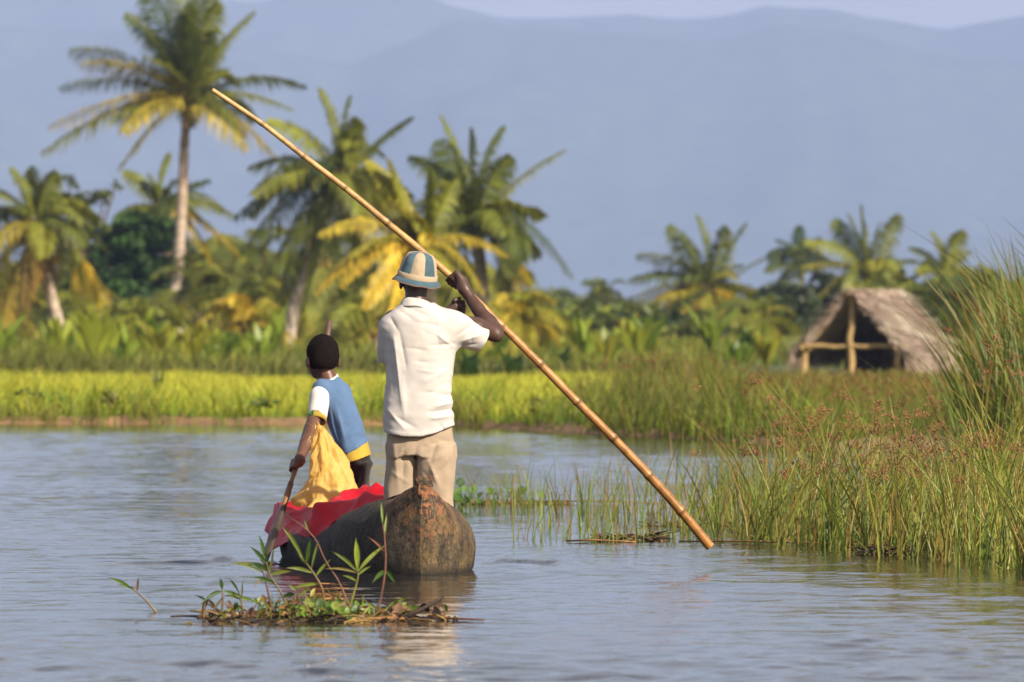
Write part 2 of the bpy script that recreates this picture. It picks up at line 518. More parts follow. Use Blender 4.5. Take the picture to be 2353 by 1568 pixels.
def palm(label, trunk_px, D, fronds, rb, rt, fill=10, fill_len=3.4, fill_y=(0.05, 0.6), skirt=0, group='coconut palms along the far bank', seed=1, pairs=72, wide=1.25, bark=((0.60, 0.50, 0.41), (0.30, 0.20, 0.13)), lw=0.058, nuts=4):
    r = np.random.default_rng(seed)
    base = P(trunk_px[0][0], trunk_px[0][1], D)
    gz = float(ground_z(np.array(base[0]), np.array(D)))
    base[2] = min(base[2], gz) - 0.1
    root = empty('coconut_palm', base)
    tag(root, label, 'palm tree', group)
    pts = [base] + [P(x, y, D) for x, y in trunk_px[1:]]
    pts = spline(pts, 36)
    tl = np.linspace(0, 1, 36)
    rad = rb * np.exp(-tl * 9) * 0.75 + rt + (rb - rt) * 0.35 * (1 - tl)
    rad = rad * (1 + 0.05 * np.sin(np.arange(36) * 2.3)) * (1 + 0.03 * r.normal(size=36))
    col = np.array(bark[0]) * (1 - tl[:, None]) + np.array(bark[1]) * tl[:, None]
    col = col * r.uniform(0.8, 1.15, (36, 1))
    mb = MB(); tube(mb, pts, rad, 10, col)
    mb.build('trunk', BARK, root)
    C = pts[-1]
    s = FPX / D
    for (tx, ty, lift, dz, yel, *rest) in fronds:
        kw = rest[0] if rest else {}
        tip = P(tx, ty, D); tip[1] += dz
        frond(root, C + np.array([0, 0, 0.05]), tip, lift, yel, pairs=kw.pop('pairs', pairs), wide=kw.pop('wide', wide), lw=kw.pop('lw', lw), roll=kw.pop('roll', r.uniform(-0.6, 0.6)), **kw)
    for i in range(fill):
        az = r.uniform(0, 2 * math.pi); el = r.uniform(-0.9, 1.15)
        ln = fill_len * r.uniform(0.75, 1.05)
        tip = C + ln * np.array([math.cos(az) * math.cos(el), math.sin(az) * math.cos(el), math.sin(el) - 0.38])
        frond(root, C, tip, ln * 0.46, r.uniform(*fill_y) if el > -0.4 else r.uniform(0.35, 1.1), pairs=pairs, wide=wide, lw=lw, roll=r.uniform(-0.5, 0.5))
    for i in range(skirt):                                     # dead fronds hanging down the trunk
        az = r.uniform(0, 2 * math.pi)
        tip = C + np.array([math.cos(az) * 0.6, math.sin(az) * 0.6, -r.uniform(1.4, 2.6)])
        frond(root, C, tip, 0.35, r.uniform(1.2, 1.5), pairs=30, wide=wide * 0.7, droop=1.0, lw=lw)
    for i in range(nuts):
        az = r.uniform(0, 6.28)
        bm = bmesh.new()
        bmesh.ops.create_icosphere(bm, subdivisions=2, radius=0.12, matrix=Matrix.Translation(Vector(C + np.array([math.cos(az) * 0.22, math.sin(az) * 0.22, -0.18 - 0.1 * r.random()]))))
        for v in bm.verts: v.co.z += 0.25 * (v.co.z - C[2])
        me = bpy.data.meshes.new('coconut'); bm.to_mesh(me); bm.free()
        link('coconut', me, root, NUT)
    heart = MB()                                               # fibrous leaf bases at the crown's heart
    for i in range(9):
        az = i * 2.4
        q = np.array([math.cos(az), math.sin(az), 0.0])
        tube(heart, bez(C + np.array([0, 0, -0.45]) + q * rt * 0.8, C + q * 0.25 + np.array([0, 0, -0.1]), C + q * 0.45 + np.array([0, 0, 0.35]), 5), [0.10, 0.09, 0.07, 0.05, 0.03], 6, np.array([0.30, 0.20, 0.09]) * r.uniform(0.7, 1.2))
    heart.build('leaf_bases', BARK, root)
    return root
NUT = simple('coconut_husk', (0.30, 0.20, 0.05), 0.5, 0.3, 6)

# the tall palm on the left
palm('tallest coconut palm, slender straight pale trunk, left of the bamboo pole tip',
     [(395, 812), (402, 700), (412, 580), (420, 430), (424, 330), (432, 236)], 320,
     [(122, 325, 1.15, 0.3, 0.42, dict(droop=0.75, wide=0.95)), (140, 268, 0.95, -0.8, 0.85, dict(droop=0.8, wide=0.9)), (158, 178, 0.75, 0.8, 0.3, dict(droop=0.5)),
      (186, 95, 0.75, -0.5, 0.30, dict(droop=0.55)), (210, 128, 0.55, -1.4, 0.8, dict(droop=0.55)), (310, 15, 0.5, -0.8, 0.12, dict(roll=0.9)), (352, -45, 0.1, 0.9, 0.05, dict(roll=0.9)),
      (400, -85, -0.1, -0.7, 0.3, dict(roll=1.2)), (455, -70, 0.1, 0.7, 0.12, dict(roll=-0.9)), (490, -10, 0.3, -0.9, 0.35, dict(roll=0.7)), (440, -10, 0.2, -1.6, 0.2, dict(roll=0.2, wide=1.0)),
      (566, 6, -0.15, -0.2, 0.35, dict(wide=0.6, droop=0.6)), (682, 178, 0.95, 0.4, 0.22, dict(droop=0.8, wide=0.75)), (335, 40, 0.3, -1.2, 0.15, dict(roll=0.5)), (385, 0, 0.1, 1.4, 0.02, dict(roll=-0.8)), (425, 20, 0.1, -1.8, 0.1, dict(roll=0.4)), (478, 60, 0.2, -1.5, 0.25, dict(roll=0.3)), (345, 120, 0.4, -1.8, 0.35), (500, 90, 0.2, 1.2, 0.05), (360, 60, 0.3, 1.0, 0.0), (470, -40, 0.1, -0.2, 0.3, dict(roll=1.0)), (380, -60, 0.1, -1.0, 0.2, dict(roll=1.3)),
      (655, 235, 0.8, -0.6, 0.45, dict(droop=0.8, wide=0.7)),
      (618, 345, 1.0, -1.0, 0.8, dict(droop=0.8)), (560, 330, 1.0, -1.6, 0.75, dict(droop=0.8)), (300, 290, 0.9, -1.8, 0.75, dict(droop=0.8)), (520, 150, 0.3, -1.5, 0.4)],
     0.36, 0.155, fill=7, fill_len=2.7, seed=3, nuts=6, bark=((0.60, 0.50, 0.40), (0.28, 0.18, 0.12)))
# palm behind the pole, crown over the boy
palm('green coconut palm with leaning pale trunk, behind the pole above the boy',
     [(652, 826), (672, 720), (705, 630), (745, 510), (785, 412)], 285,
     [(632, 262, 0.5, -0.4, 0.5, dict(roll=0.6)), (745, 188, 0.2, -0.6, 0.35, dict(roll=1.2, wide=1.0)), (800, 205, 0.1, 0.5, 0.15, dict(roll=1.2)), (815, 260, 0.2, -0.8, 0.5, dict(roll=0.6)),
      (932, 252, 0.15, 0.2, 0.12, dict(wide=0.5)), (590, 365, 0.7, 0.6, 0.12), (558, 480, 1.2, -0.3, 0.05, dict(droop=0.9, wide=1.0)), (570, 560, 1.3, 0.8, 0.08, dict(droop=0.9)),
      (610, 640, 1.5, -0.8, 0.3, dict(droop=0.9)), (660, 660, 1.4, 0.8, 0.25, dict(droop=0.9)), (720, 690, 1.2, -1.4, 0.4, dict(droop=0.9)), (600, 430, 0.8, -1.5, 0.5, dict(droop=0.7)),
      (840, 640, 1.2, 1.0, 0.5, dict(droop=0.8)), (930, 440, 0.8, 1.2, 0.2), (900, 560, 1.2, 1.4, 0.3, dict(droop=0.8))],
     0.30, 0.16, fill=18, fill_len=3.0, seed=5, fill_y=(0.05, 0.45))
# the palm on the right of the group
palm('dark green coconut palm with drooping frond, right above the man holding the pole',
     [(1118, 800), (1112, 700), (1105, 620), (1095, 520)], 262,
     [(1030, 245, 0.15, -0.5, 0.35, dict(roll=0.9, wide=0.95)), (1085, 275, 0.1, -0.6, 0.2, dict(roll=1.2, wide=1.0)), (1145, 270, 0.1, 0.7, 0.12, dict(roll=1.1, wide=1.0)), (1160, 345, 0.2, -0.7, 0.25, dict(roll=0.8)),
      (1278, 322, -0.05, 0.2, 0.38, dict(wide=0.62, droop=0.7)), (1298, 620, 1.9, 0.2, 0.06, dict(droop=0.8, wide=0.75)), (1215, 700, 1.9, -0.7, 0.12, dict(droop=0.9)), (1180, 720, 1.6, -1.2, 0.1, dict(droop=0.9)),
      (960, 340, 0.4, 0.8, 0.12), (1000, 400, 0.4, 1.2, 0.1), (1060, 700, 1.3, 1.2, 0.25, dict(droop=0.8)), (1240, 480, 0.5, 1.5, 0.3), (1020, 300, 0.2, 1.4, 0.1)],
     0.30, 0.17, fill=14, fill_len=2.6, seed=8, fill_y=(0.05, 0.45))
# young yellow palm behind the man's head
palm('young yellow-leaved coconut palm, behind the hat of the man',
     [(985, 800), (985, 700), (980, 640), (975, 572)], 225,
     [(862, 352, 0.25, -0.4, 0.62, dict(wide=0.75, roll=1.0, lw=0.11)), (905, 350, 0.2, -0.8, 0.55, dict(roll=1.2, lw=0.11)), (985, 372, 0.1, -0.6, 0.5, dict(roll=1.1, lw=0.11)), (1035, 400, 0.1, -0.3, 0.48, dict(roll=0.9)),
      (752, 522, 0.95, -0.5, 0.85, dict(droop=0.6, lw=0.09)), (748, 650, 1.2, -0.8, 0.98, dict(droop=0.7, lw=0.10)), (800, 640, 0.9, -1.2, 1.0, dict(droop=0.6, lw=0.11)), (852, 690, 0.9, -1.3, 1.0, dict(droop=0.6, roll=0.9, lw=0.12)),
      (905, 720, 0.7, -1.4, 0.95, dict(droop=0.6, roll=1.0, lw=0.12)), (1148, 572, 0.7, -0.5, 0.8, dict(droop=0.7, lw=0.09)), (1100, 660, 1.0, -1.0, 0.75, dict(droop=0.8)), (1060, 690, 0.8, -1.2, 0.6), (930, 470, 0.3, -1.2, 0.7, dict(lw=0.1)),
      (820, 575, 0.7, -1.2, 0.6)],
     0.24, 0.17, fill=9, fill_len=1.9, seed=9, fill_y=(0.4, 0.95), pairs=50, wide=0.8, nuts=0)
# left edge palm
palm('coconut palm with curved leaning trunk and dead brown fronds at the left edge',
     [(150, 810), (128, 720), (102, 620), (90, 520)], 300,
     [(35, 378, 0.3, -0.5, 0.4, dict(roll=0.9)), (75, 372, 0.2, 0.4, 0.3, dict(roll=1.2)), (125, 385, 0.2, -0.6, 0.35, dict(roll=0.9)), (150, 440, 0.4, 0.5, 0.1), (-40, 420, 0.6, -0.2, 0.3), (-60, 500, 0.8, 0.5, 0.4),
      (200, 670, 1.5, -0.6, 0.5, dict(droop=0.8, wide=0.6)), (-10, 670, 1.4, -0.6, 0.7, dict(droop=0.7)), (170, 600, 1.1, -1.2, 0.4, dict(droop=0.8)), (-30, 590, 1.0, -0.9, 0.75), (230, 560, 0.9, 0.8, 0.15), (20, 740, 1.2, -0.6, 1.1), (60, 720, 1.0, -0.9, 1.3)],
     0.30, 0.16, fill=14, fill_len=2.6, seed=12, skirt=6)
# mid palm behind the tall trunk
palm('short-crowned coconut palm half hidden behind the tallest trunk',
     [(420, 812), (412, 720), (392, 600), (368, 486)], 345,
     [(295, 385, 0.3, -0.3, 0.3, dict(roll=0.9)), (345, 395, 0.2, -0.6, 0.2, dict(roll=1.0)), (382, 342, 0.1, 0.3, 0.35, dict(roll=1.1)), (470, 402, 0.15, 0.3, 0.12), (272, 492, 0.6, -0.3, 0.3), (525, 482, 0.9, -0.2, 0.45, dict(droop=0.8)),
      (545, 580, 1.4, -0.6, 0.85, dict(droop=0.7)), (480, 610, 1.3, -0.8, 0.95), (450, 640, 1.0, 0.6, 1.1), (290, 580, 1.0, 0.5, 0.4), (330, 620, 0.9, -0.8, 1.0)],
     0.28, 0.17, fill=12, fill_len=2.6, seed=14, skirt=2, nuts=3)
# palms on the right
palm('squat coconut palm with stubby reddish trunk, left of the thatched hut',
     [(1636, 800), (1632, 740), (1626, 668)], 372,
     [(1608, 482, 0.0, -0.4, 0.25, dict(roll=1.2)), (1550, 505, 0.1, 0.5, 0.22, dict(roll=1.0)), (1575, 530, 0.1, -0.8, 0.2, dict(roll=0.9)), (1655, 508, 0.05, -0.6, 0.28, dict(roll=1.0)), (1702, 498, 0.0, 0.5, 0.12), (1478, 572, 0.55, -0.3, 0.4),
      (1462, 628, 0.65, 0.4, 0.10), (1455, 680, 0.6, -0.5, 0.55), (1440, 740, 0.9, -0.7, 0.95), (1520, 745, 0.7, -1.0, 0.95), (1700, 600, 0.4, 0.8, 0.2), (1775, 690, 0.8, -0.2, 0.5), (1770, 745, 0.9, -0.6, 0.9), (1735, 760, 0.7, -1.0, 0.95), (1500, 700, 0.7, -1.2, 0.7)],
     0.36, 0.30, fill=14, fill_len=2.6, seed=21, bark=((0.42, 0.22, 0.15), (0.34, 0.19, 0.12)), nuts=4)
palm('coconut palm standing directly behind the thatched hut roof',
     [(1995, 800), (2000, 720), (2003, 640)], 385,
     [(1985, 458, 0.0, -0.4, 0.3, dict(roll=1.1)), (1930, 492, 0.15, 0.4, 0.12, dict(roll=1.0)), (1955, 480, 0.1, -0.8, 0.18, dict(roll=0.9)), (2052, 482, 0.1, -0.3, 0.25, dict(roll=0.9)), (2020, 500, 0.1, 0.8, 0.1, dict(roll=1.2)), (1862, 540, 0.5, -0.4, 0.45),
      (1852, 600, 0.6, -0.7, 0.62), (1780, 600, 0.9, 0.5, 0.12), (2100, 590, 0.5, 0.5, 0.2), (2110, 660, 0.8, -0.4, 0.5), (1880, 680, 0.8, -0.8, 0.6), (2080, 700, 0.7, -0.9, 0.85)],
     0.30, 0.2, fill=14, fill_len=2.6, seed=23)
palm('coconut palm with rounded crown, between the hut roof and the tall grass',
     [(2180, 800), (2178, 720), (2172, 640)], 400,
     [(2145, 525, 0.2, -0.4, 0.35, dict(roll=1.0)), (2100, 560, 0.4, 0.4, 0.2), (2205, 522, 0.3, -0.5, 0.42, dict(roll=0.9)), (2225, 570, 0.4, 0.3, 0.3), (2110, 620, 0.6, -0.6, 0.5), (2250, 640, 0.8, -0.4, 0.6), (2120, 720, 0.8, -0.7, 0.75), (2190, 730, 0.8, -0.8, 0.7)],
     0.28, 0.18, fill=14, fill_len=2.3, seed=25)
palm('dim grey-green coconut palm with tilted crown, between the squat palm and the hut palm',
     [(1860, 800), (1850, 720), (1838, 600)], 560,
     [(1838, 512, 0.3, 0.2, 0.0), (1790, 545, 0.4, 0.4, 0.0), (1705, 622, 1.2, 0.0, 0.12, dict(wide=0.4)), (1880, 540, 0.3, 0.2, 0.0), (1800, 640, 0.9, 0.3, 0.05), (1890, 650, 0.9, 0.3, 0.05)],
     0.30, 0.18, fill=14, fill_len=2.4, seed=27, fill_y=(0, 0.25))
# low and far palms filling the wood
low = [('low coconut palm with arching fronds, behind the boy on the far bank', 560, 700, 300, 31, 2.7, (0.1, 0.6)),
       ('far blue-green palm, just right of the man\'s raised elbow', 1272, 700, 560, 33, 2.6, (0.0, 0.3)),
       ('far palm in the gap midway between the man and the squat palm', 1390, 690, 520, 35, 2.6, (0.0, 0.4)),
       ('low golden palm with spreading fronds, at the left of the boy\'s head', 575, 760, 262, 37, 2.2, (0.5, 1.0)),
       ('half-hidden palm at the foot of the leaning palm on the left', 30, 700, 330, 39, 2.6, (0.3, 1.2)),
       ('shaded palm crown in the wood between the tallest palm and the leaning trunk', 505, 610, 410, 41, 3.0, (0.05, 0.45)),
       ('low dull palm right behind the man\'s shoulder', 1185, 745, 250, 43, 2.0, (0.3, 0.9)),
       ('dusky palm behind the boy\'s palm, low in the wood', 800, 700, 330, 45, 3.0, (0.1, 0.6)),
       ('dark drooping palm in the gap left of the leaning trunk', 590, 600, 350, 47, 3.0, (0.0, 0.5)),
       ('olive palm crown low behind the yellow palm', 900, 640, 320, 49, 2.8, (0.1, 0.6)),
       ('shaggy palm crown low behind the tallest trunk', 455, 680, 320, 51, 2.6, (0.1, 0.6)),
       ('brown-fringed palm low behind the left edge palm', 110, 660, 350, 53, 2.8, (0.1, 0.7)),
       ('small palm low between the hut and the squat palm', 1745, 735, 330, 55, 2.0, (0.1, 0.6)),
       ('dark palm low at the right of the hut roof', 2240, 690, 330, 57, 2.6, (0.0, 0.5)),
       ('green palm low behind the man, right of his raised arm', 1140, 690, 300, 59, 2.4, (0.1, 0.7)),
       ('lime palm low between the two leaning trunks, left of the boy\'s paddle handle', 705, 690, 300, 61, 2.6, (0.15, 0.7)),
       ('full green palm crown behind the leaning trunk above the boy', 740, 600, 340, 63, 3.0, (0.05, 0.5)),
       ('lime palm low behind the man\'s left shoulder', 860, 740, 270, 65, 2.2, (0.2, 0.8)),
       ('low lime palm in front of the dark broad-leaved tree', 335, 745, 285, 67, 1.9, (0.2, 0.6)),
       ('green palm low between the left edge palm and the dark tree', 195, 720, 320, 69, 2.4, (0.1, 0.6)),
       ('spreading palm low right of the yellow palm', 1040, 660, 290, 71, 2.6, (0.1, 0.6))]
for (lb, x, y, D, sd_, fl, fy) in low:
    palm(lb, [(x + 6, 815), (x + 3, (y + 815) / 2), (x, y)], D, [], 0.26, 0.17, fill=24, fill_len=fl, fill_y=fy, seed=sd_, pairs=38, nuts=0)

# ---- leaf clouds for broad-leaved crowns
def leafcloud(mb, cen, rad, n, size, col, var=0.3, shell=0.5, r=rng):
    u = r.normal(size=(n, 3)); u /= np.linalg.norm(u, axis=1, keepdims=True)
    d = (shell + (1 - shell) * r.random(n)) ** 0.6
    p = np.asarray(cen) + u * d[:, None] * np.asarray(rad)
    a = r.normal(size=(n, 3)); a /= np.linalg.norm(a, axis=1, keepdims=True)
    bvec = np.cross(a, r.normal(size=(n, 3))); bvec /= np.linalg.norm(bvec, axis=1, keepdims=True)
    s = (size * r.uniform(0.6, 1.3, n))[:, None]
    V = np.stack([p - a * s, p + bvec * s * 0.45, p + a * s, p - bvec * s * 0.45], 1).reshape(-1, 3)
    F = (np.arange(n)[:, None, None] * 4 + np.array([[0, 1, 2], [0, 2, 3]])[None]).reshape(-1, 3)
    c = np.asarray(col)[None] * r.uniform(1 - var, 1 + var, (n, 1))
    mb.add(V, F, np.repeat(c, 4, axis=0))

def broadleaf(label, base_px, D, limbs, clumps, col, n, size, rb=0.22, name='broadleaf_tree', group=None):
    base = P(*base_px, D); base[2] = float(ground_z(np.array(base[0]), np.array(D))) - 0.1
    root = empty(name, base); tag(root, label, 'tree', group)
    mb = MB()
    fork = P(*limbs[0], D)
    tube(mb, bez(base, (base + fork) / 2 + [0.1, 0, 0], fork, 8), np.linspace(rb, rb * 0.6, 8), 8, (0.13, 0.09, 0.06))
    mb.build('trunk', BARK, root)
    for (x, y) in limbs[1:]:
        e = P(x, y, D); e[1] += random.uniform(-0.6, 0.6)
        mb = MB(); tube(mb, bez(fork, (fork + e) / 2 + [0, 0, 0.2], e, 7), np.linspace(rb * 0.5, 0.03, 7), 6, (0.12, 0.085, 0.06))
        mb.build('limb', BARK, root)
    mb = MB()
    for (x, y, rx, ry, f) in clumps:
        c = P(x, y, D); s = D / FPX
        k = max(6, int(n * f * rx * ry / 900))
        sub = 5
        for q in range(sub):
            cc = c + np.array([random.uniform(-.6, .6) * rx * s, random.uniform(-0.8, 0.8), random.uniform(-.5, .5) * ry * s])
            leafcloud(mb, cc, (rx * s * 0.6, rx * s * 0.55, ry * s * 0.5), k // sub, size, np.array(col) * random.uniform(0.6, 1.5))
    mb.build('crown', LEAF2, root, smooth=False)
    return root
LEAF2 = leafmat('broad_leaf', 0.25, 0.5, 0.3, 0.35, 1.2)
broadleaf('dense dark green broad-leaved tree left of the tallest palm trunk', (212, 808), 334,
          [(215, 720), (180, 520), (260, 560), (330, 560), (300, 640), (375, 560), (240, 640)],
          [(318, 508, 50, 26, .7), (392, 520, 34, 24, .7), (250, 560, 40, 24, .6), (325, 530, 62, 34, 1), (375, 545, 48, 40, 1), (290, 575, 60, 36, 1), (350, 610, 66, 40, 1), (265, 640, 60, 44, 1), (330, 665, 70, 40, 1), (240, 590, 50, 40, .8),
           (230, 690, 54, 44, .9), (300, 720, 64, 36, .8), (370, 690, 40, 40, .8), (190, 640, 40, 50, .5), (400, 610, 28, 40, .6)], (0.042, 0.092, 0.020), 150, 0.27)
broadleaf('open-crowned olive green tree with bare twigs, beside the left edge palm', (215, 812), 340,
          [(200, 640), (160, 430), (205, 440), (245, 440), (268, 425), (180, 520), (255, 520)],
          [(165, 412, 22, 24, .35), (200, 470, 44, 36, .6), (245, 450, 34, 26, .4), (268, 430, 16, 20, .25), (180, 540, 56, 46, .7), (235, 520, 56, 40, .7), (140, 470, 30, 40, .4), (205, 590, 70, 44, .7)], (0.075, 0.095, 0.020), 200, 0.17, 0.16)
for i, (x, y, rx, ry, D, lb) in enumerate([(1815, 690, 70, 44, 360, 'rounded grey-green tree behind the squat palm and hut'), (1900, 665, 60, 40, 420, 'dusky small tree just behind the hut gable'),
                                          (2090, 690, 60, 50, 430, 'dim broad-leaved tree behind the hut ridge'), (1300, 745, 60, 40, 470, 'low dark bush-like tree far behind, right of the man'), (1420, 745, 60, 36, 455, 'low broad-leaved tree far off, left of the squat palm'),
                                          (735, 735, 60, 44, 310, 'dark low tree behind the upright paddle handle')]):
    broadleaf(lb, (x, 808), D, [(x, y + 40), (x - rx * .5, y), (x + rx * .5, y), (x, y - ry * .6)],
              [(x, y, rx, ry, .8), (x - rx * .6, y + 20, rx * .7, ry * .8, .8), (x + rx * .6, y + 14, rx * .7, ry * .8, .8), (x + 5, y - ry * .5, rx * .5, ry * .5, .6), (x, y + 45, rx, ry * .7, .7)],
              [(0.055, 0.075, 0.03), (0.05, 0.062, 0.028), (0.055, 0.07, 0.025), (0.035, 0.055, 0.022), (0.045, 0.065, 0.025), (0.035, 0.05, 0.016)][i], 170, 0.24)

# ---- the wood behind as one mass
mb = MB()
for i in range(420):
    D = random.uniform(350, 500)
    x = random.uniform(-120, 2480)
    top = np.interp(x, [-120, 200, 480, 700, 900, 1150, 1230, 1500, 1700, 1800, 2100, 2353, 2480], [630, 620, 590, 610, 610, 670, 720, 738, 720, 680, 650, 660, 660])
    y = random.uniform(top, 800)
    rr = random.uniform(26, 52)
    col = leafcol(random.choice([0.0, 0.03, 0.08, 0.15, 0.25, 0.4])) * random.uniform(0.6, 1.0)
    s = D / FPX
    leafcloud(mb, P(x, y, D), (rr * s * 1.3, rr * s, rr * s * 0.85), 80, 0.36, col)
o = mb.build('far_wood', LEAF2, None, smooth=False)
tag(o, 'hazy mass of mixed green trees behind the palms', 'wood', kind='stuff')

# ================================================================== BANK VEGETATION
GRASS = leafmat('grass_blade', 0.35, 0.5, 0.25, 0.25, 2.0)
def scatter(n, x0, x1, y0, y1, f=None):
    X = rng.uniform(x0, x1, n); Y = rng.uniform(y0, y1, n)
    if f is not None:
        k = f(X, Y); X, Y = X[k], Y[k]
    return X, Y
def grass(mb, X, Y, h, hv, w_, cols, lean=0.25, wind=0.12, tipc=None, zoff=0.0, seg=3, cvar=0.25):
    n = len(X)
    root = np.stack([X, Y, ground_z(X, Y) + zoff - 0.02], -1)
    hh = (h if np.ndim(h) else np.full(n, h)) * rng.uniform(1 - hv, 1 + hv, n)
    tip = np.stack([rng.normal(wind, lean, n) * hh, rng.normal(0, lean, n) * hh, hh], -1)
    ci = rng.integers(0, len(cols), n)
    c = np.array(cols)[ci] * rng.uniform(1 - cvar, 1 + cvar, (n, 1))
    tc_ = None
    if tipc is not None:
        tc_ = np.array(tipc)[rng.integers(0, len(tipc), n)] * rng.uniform(1 - cvar, 1 + cvar, (n, 1))
    blades(mb, root, tip, w_ * rng.uniform(0.7, 1.3, n), c, seg, 1.7, tc_)

# rice paddy
mb = MB()
def rice_edge(X): return np.interp(X, [-12, -1, 0.4, 1.6, 4], [156, 156, 154, 150, 146])
inrice = lambda X, Y: (Y > shore_y(X) + 0.9) & (Y < rice_edge(X)) & (X < 2.6 + (Y - 100) * 0.02)
X, Y = scatter(70000, -11.5, 6.0, 110, 157, inrice)
hmap = 0.35 + 0.10 * fbm(X * 0.7, Y * 0.3, 3.0, 4)
k = smooth(1.0, 4.5, Y - shore_y(X))
grass(mb, X, Y, hmap * (0.70 + 0.42 * k), 0.20, 0.028, [(0.19, 0.27, 0.025), (0.26, 0.34, 0.025), (0.15, 0.24, 0.025)], 0.42, 0.10, [(0.54, 0.54, 0.06), (0.46, 0.50, 0.055), (0.62, 0.56, 0.075)])
o = mb.build('rice_field', GRASS, None, smooth=False)
tag(o, 'bright yellow-green rice field on the far bank', 'rice field', kind='stuff')
# rank grass along the water's edge
mb = MB()
X, Y = scatter(26000, -11.5, 4.0, 94, 122, lambda X, Y: (Y > shore_y(X) + 0.10 + 0.35 * fbm(X * 1.5, 0, 3, 3)) & (Y < shore_y(X) + 3.2))
d_ = Y - shore_y(X)
grass(mb, X, Y, (0.16 + 0.22 * smooth(0.2, 2.0, d_)) * (1 + 0.5 * fbm(X * 1.3, Y * 0.4, 6.0, 3)), 0.4, 0.024, [(0.12, 0.21, 0.024), (0.17, 0.26, 0.028), (0.19, 0.20, 0.035), (0.09, 0.16, 0.02)], 0.40, 0.10, [(0.28, 0.38, 0.035), (0.38, 0.36, 0.06), (0.23, 0.35, 0.03)])
X, Y = scatter(90000, -11.5, 4.0, 94, 120, lambda X, Y: (np.abs(Y - shore_y(X) - 0.40) < 0.42 + 0.25 * fbm(X * 0.9, 2.0, 3.0, 2)) & (fbm(X * 1.1, 7.0, 1.0, 3) > -0.25))
grass(mb, X, Y, 0.20 * (1 + 0.6 * fbm(X * 1.6, 4.0, 2.0, 2)), 0.5, 0.022, [(0.12, 0.18, 0.024), (0.17, 0.20, 0.028), (0.22, 0.19, 0.04)], 0.4, 0.1, [(0.22, 0.27, 0.03), (0.34, 0.28, 0.06)])
X, Y = scatter(2500, -11.5, 4.0, 96, 119, lambda X, Y: (np.abs(Y - shore_y(X) - 0.2) < 0.3))
grass(mb, X, Y, 0.10, 0.5, 0.04, [(0.28, 0.17, 0.07), (0.2, 0.12, 0.05), (0.12, 0.14, 0.03)], 0.6, 0.10)
for i in range(7):
    x = random.uniform(-11, 3.0); y = float(shore_y(np.array(x))) + random.uniform(0.5, 4.5)
    leafcloud(mb, (x, y, 0.25 + random.uniform(0, 0.12)), (random.uniform(.08, .3), .1, random.uniform(.08, .2)), 26, 0.06, np.array(random.choice([(0.05, 0.09, 0.02), (0.09, 0.14, 0.025), (0.15, 0.14, 0.04)])))
o = mb.build('bank_grass', GRASS, None, smooth=False)
tag(o, 'rough green grass along the muddy far bank', 'grass', kind='stuff')
# darker berm of weeds behind the rice
mb = MB()
X, Y = scatter(15000, -15, 5, 156, 176, lambda X, Y: (Y > rice_edge(X) + 1) & (rng.random(len(X)) < 1 - smooth(2.0, 4.0, X)))
grass(mb, X, Y, 0.46 + 0.26 * fbm(X * 0.6, Y * 0.3, 1.0, 3), 0.45, 0.05, [(0.07, 0.11, 0.02), (0.10, 0.13, 0.025), (0.14, 0.14, 0.03), (0.05, 0.08, 0.016)], 0.4, 0.1, [(0.17, 0.19, 0.035), (0.24, 0.20, 0.06), (0.13, 0.16, 0.03)])
for i in range(60):
    x = random.uniform(-15, 3.5); y = random.uniform(158, 172)
    leafcloud(mb, (x, y, 0.36), (random.uniform(.5, 1.2), .5, random.uniform(.15, .36)), 70, 0.10, np.array(random.choice([(0.03, 0.055, 0.015), (0.06, 0.09, 0.02), (0.045, 0.07, 0.018)])))
o = mb.build('weed_strip', GRASS, None, smooth=False)
tag(o, 'dark strip of weeds behind the rice field', 'weeds', kind='stuff')
# meadow behind, up to the trees
mb = MB()
X, Y = scatter(16000, -22, 22, 176, 330, lambda X, Y: (X < 5.0) | (Y > 225))
grass(mb, X, Y, 0.48, 0.5, 0.08, [(0.10, 0.15, 0.02), (0.16, 0.20, 0.025), (0.07, 0.11, 0.02)], 0.3, 0.1, [(0.22, 0.26, 0.03), (0.30, 0.28, 0.05)])
X, Y = scatter(16000, 0.5, 16, 112, 205, lambda X, Y: Y > np.interp(X, [0.5, 3, 9, 16], [150, 112, 112, 112]))
grass(mb, X, Y, np.where(Y > 150, 0.14, 0.32), 0.4, 0.05, [(0.12, 0.15, 0.02), (0.18, 0.2, 0.025), (0.09, 0.11, 0.02), (0.16, 0.10, 0.035)], 0.3, 0.14, [(0.24, 0.24, 0.03), (0.30, 0.22, 0.05), (0.26, 0.13, 0.05)])
o = mb.build('meadow_grass', GRASS, None, smooth=False)
tag(o, 'rough meadow grass between the rice and the trees', 'grass', kind='stuff')

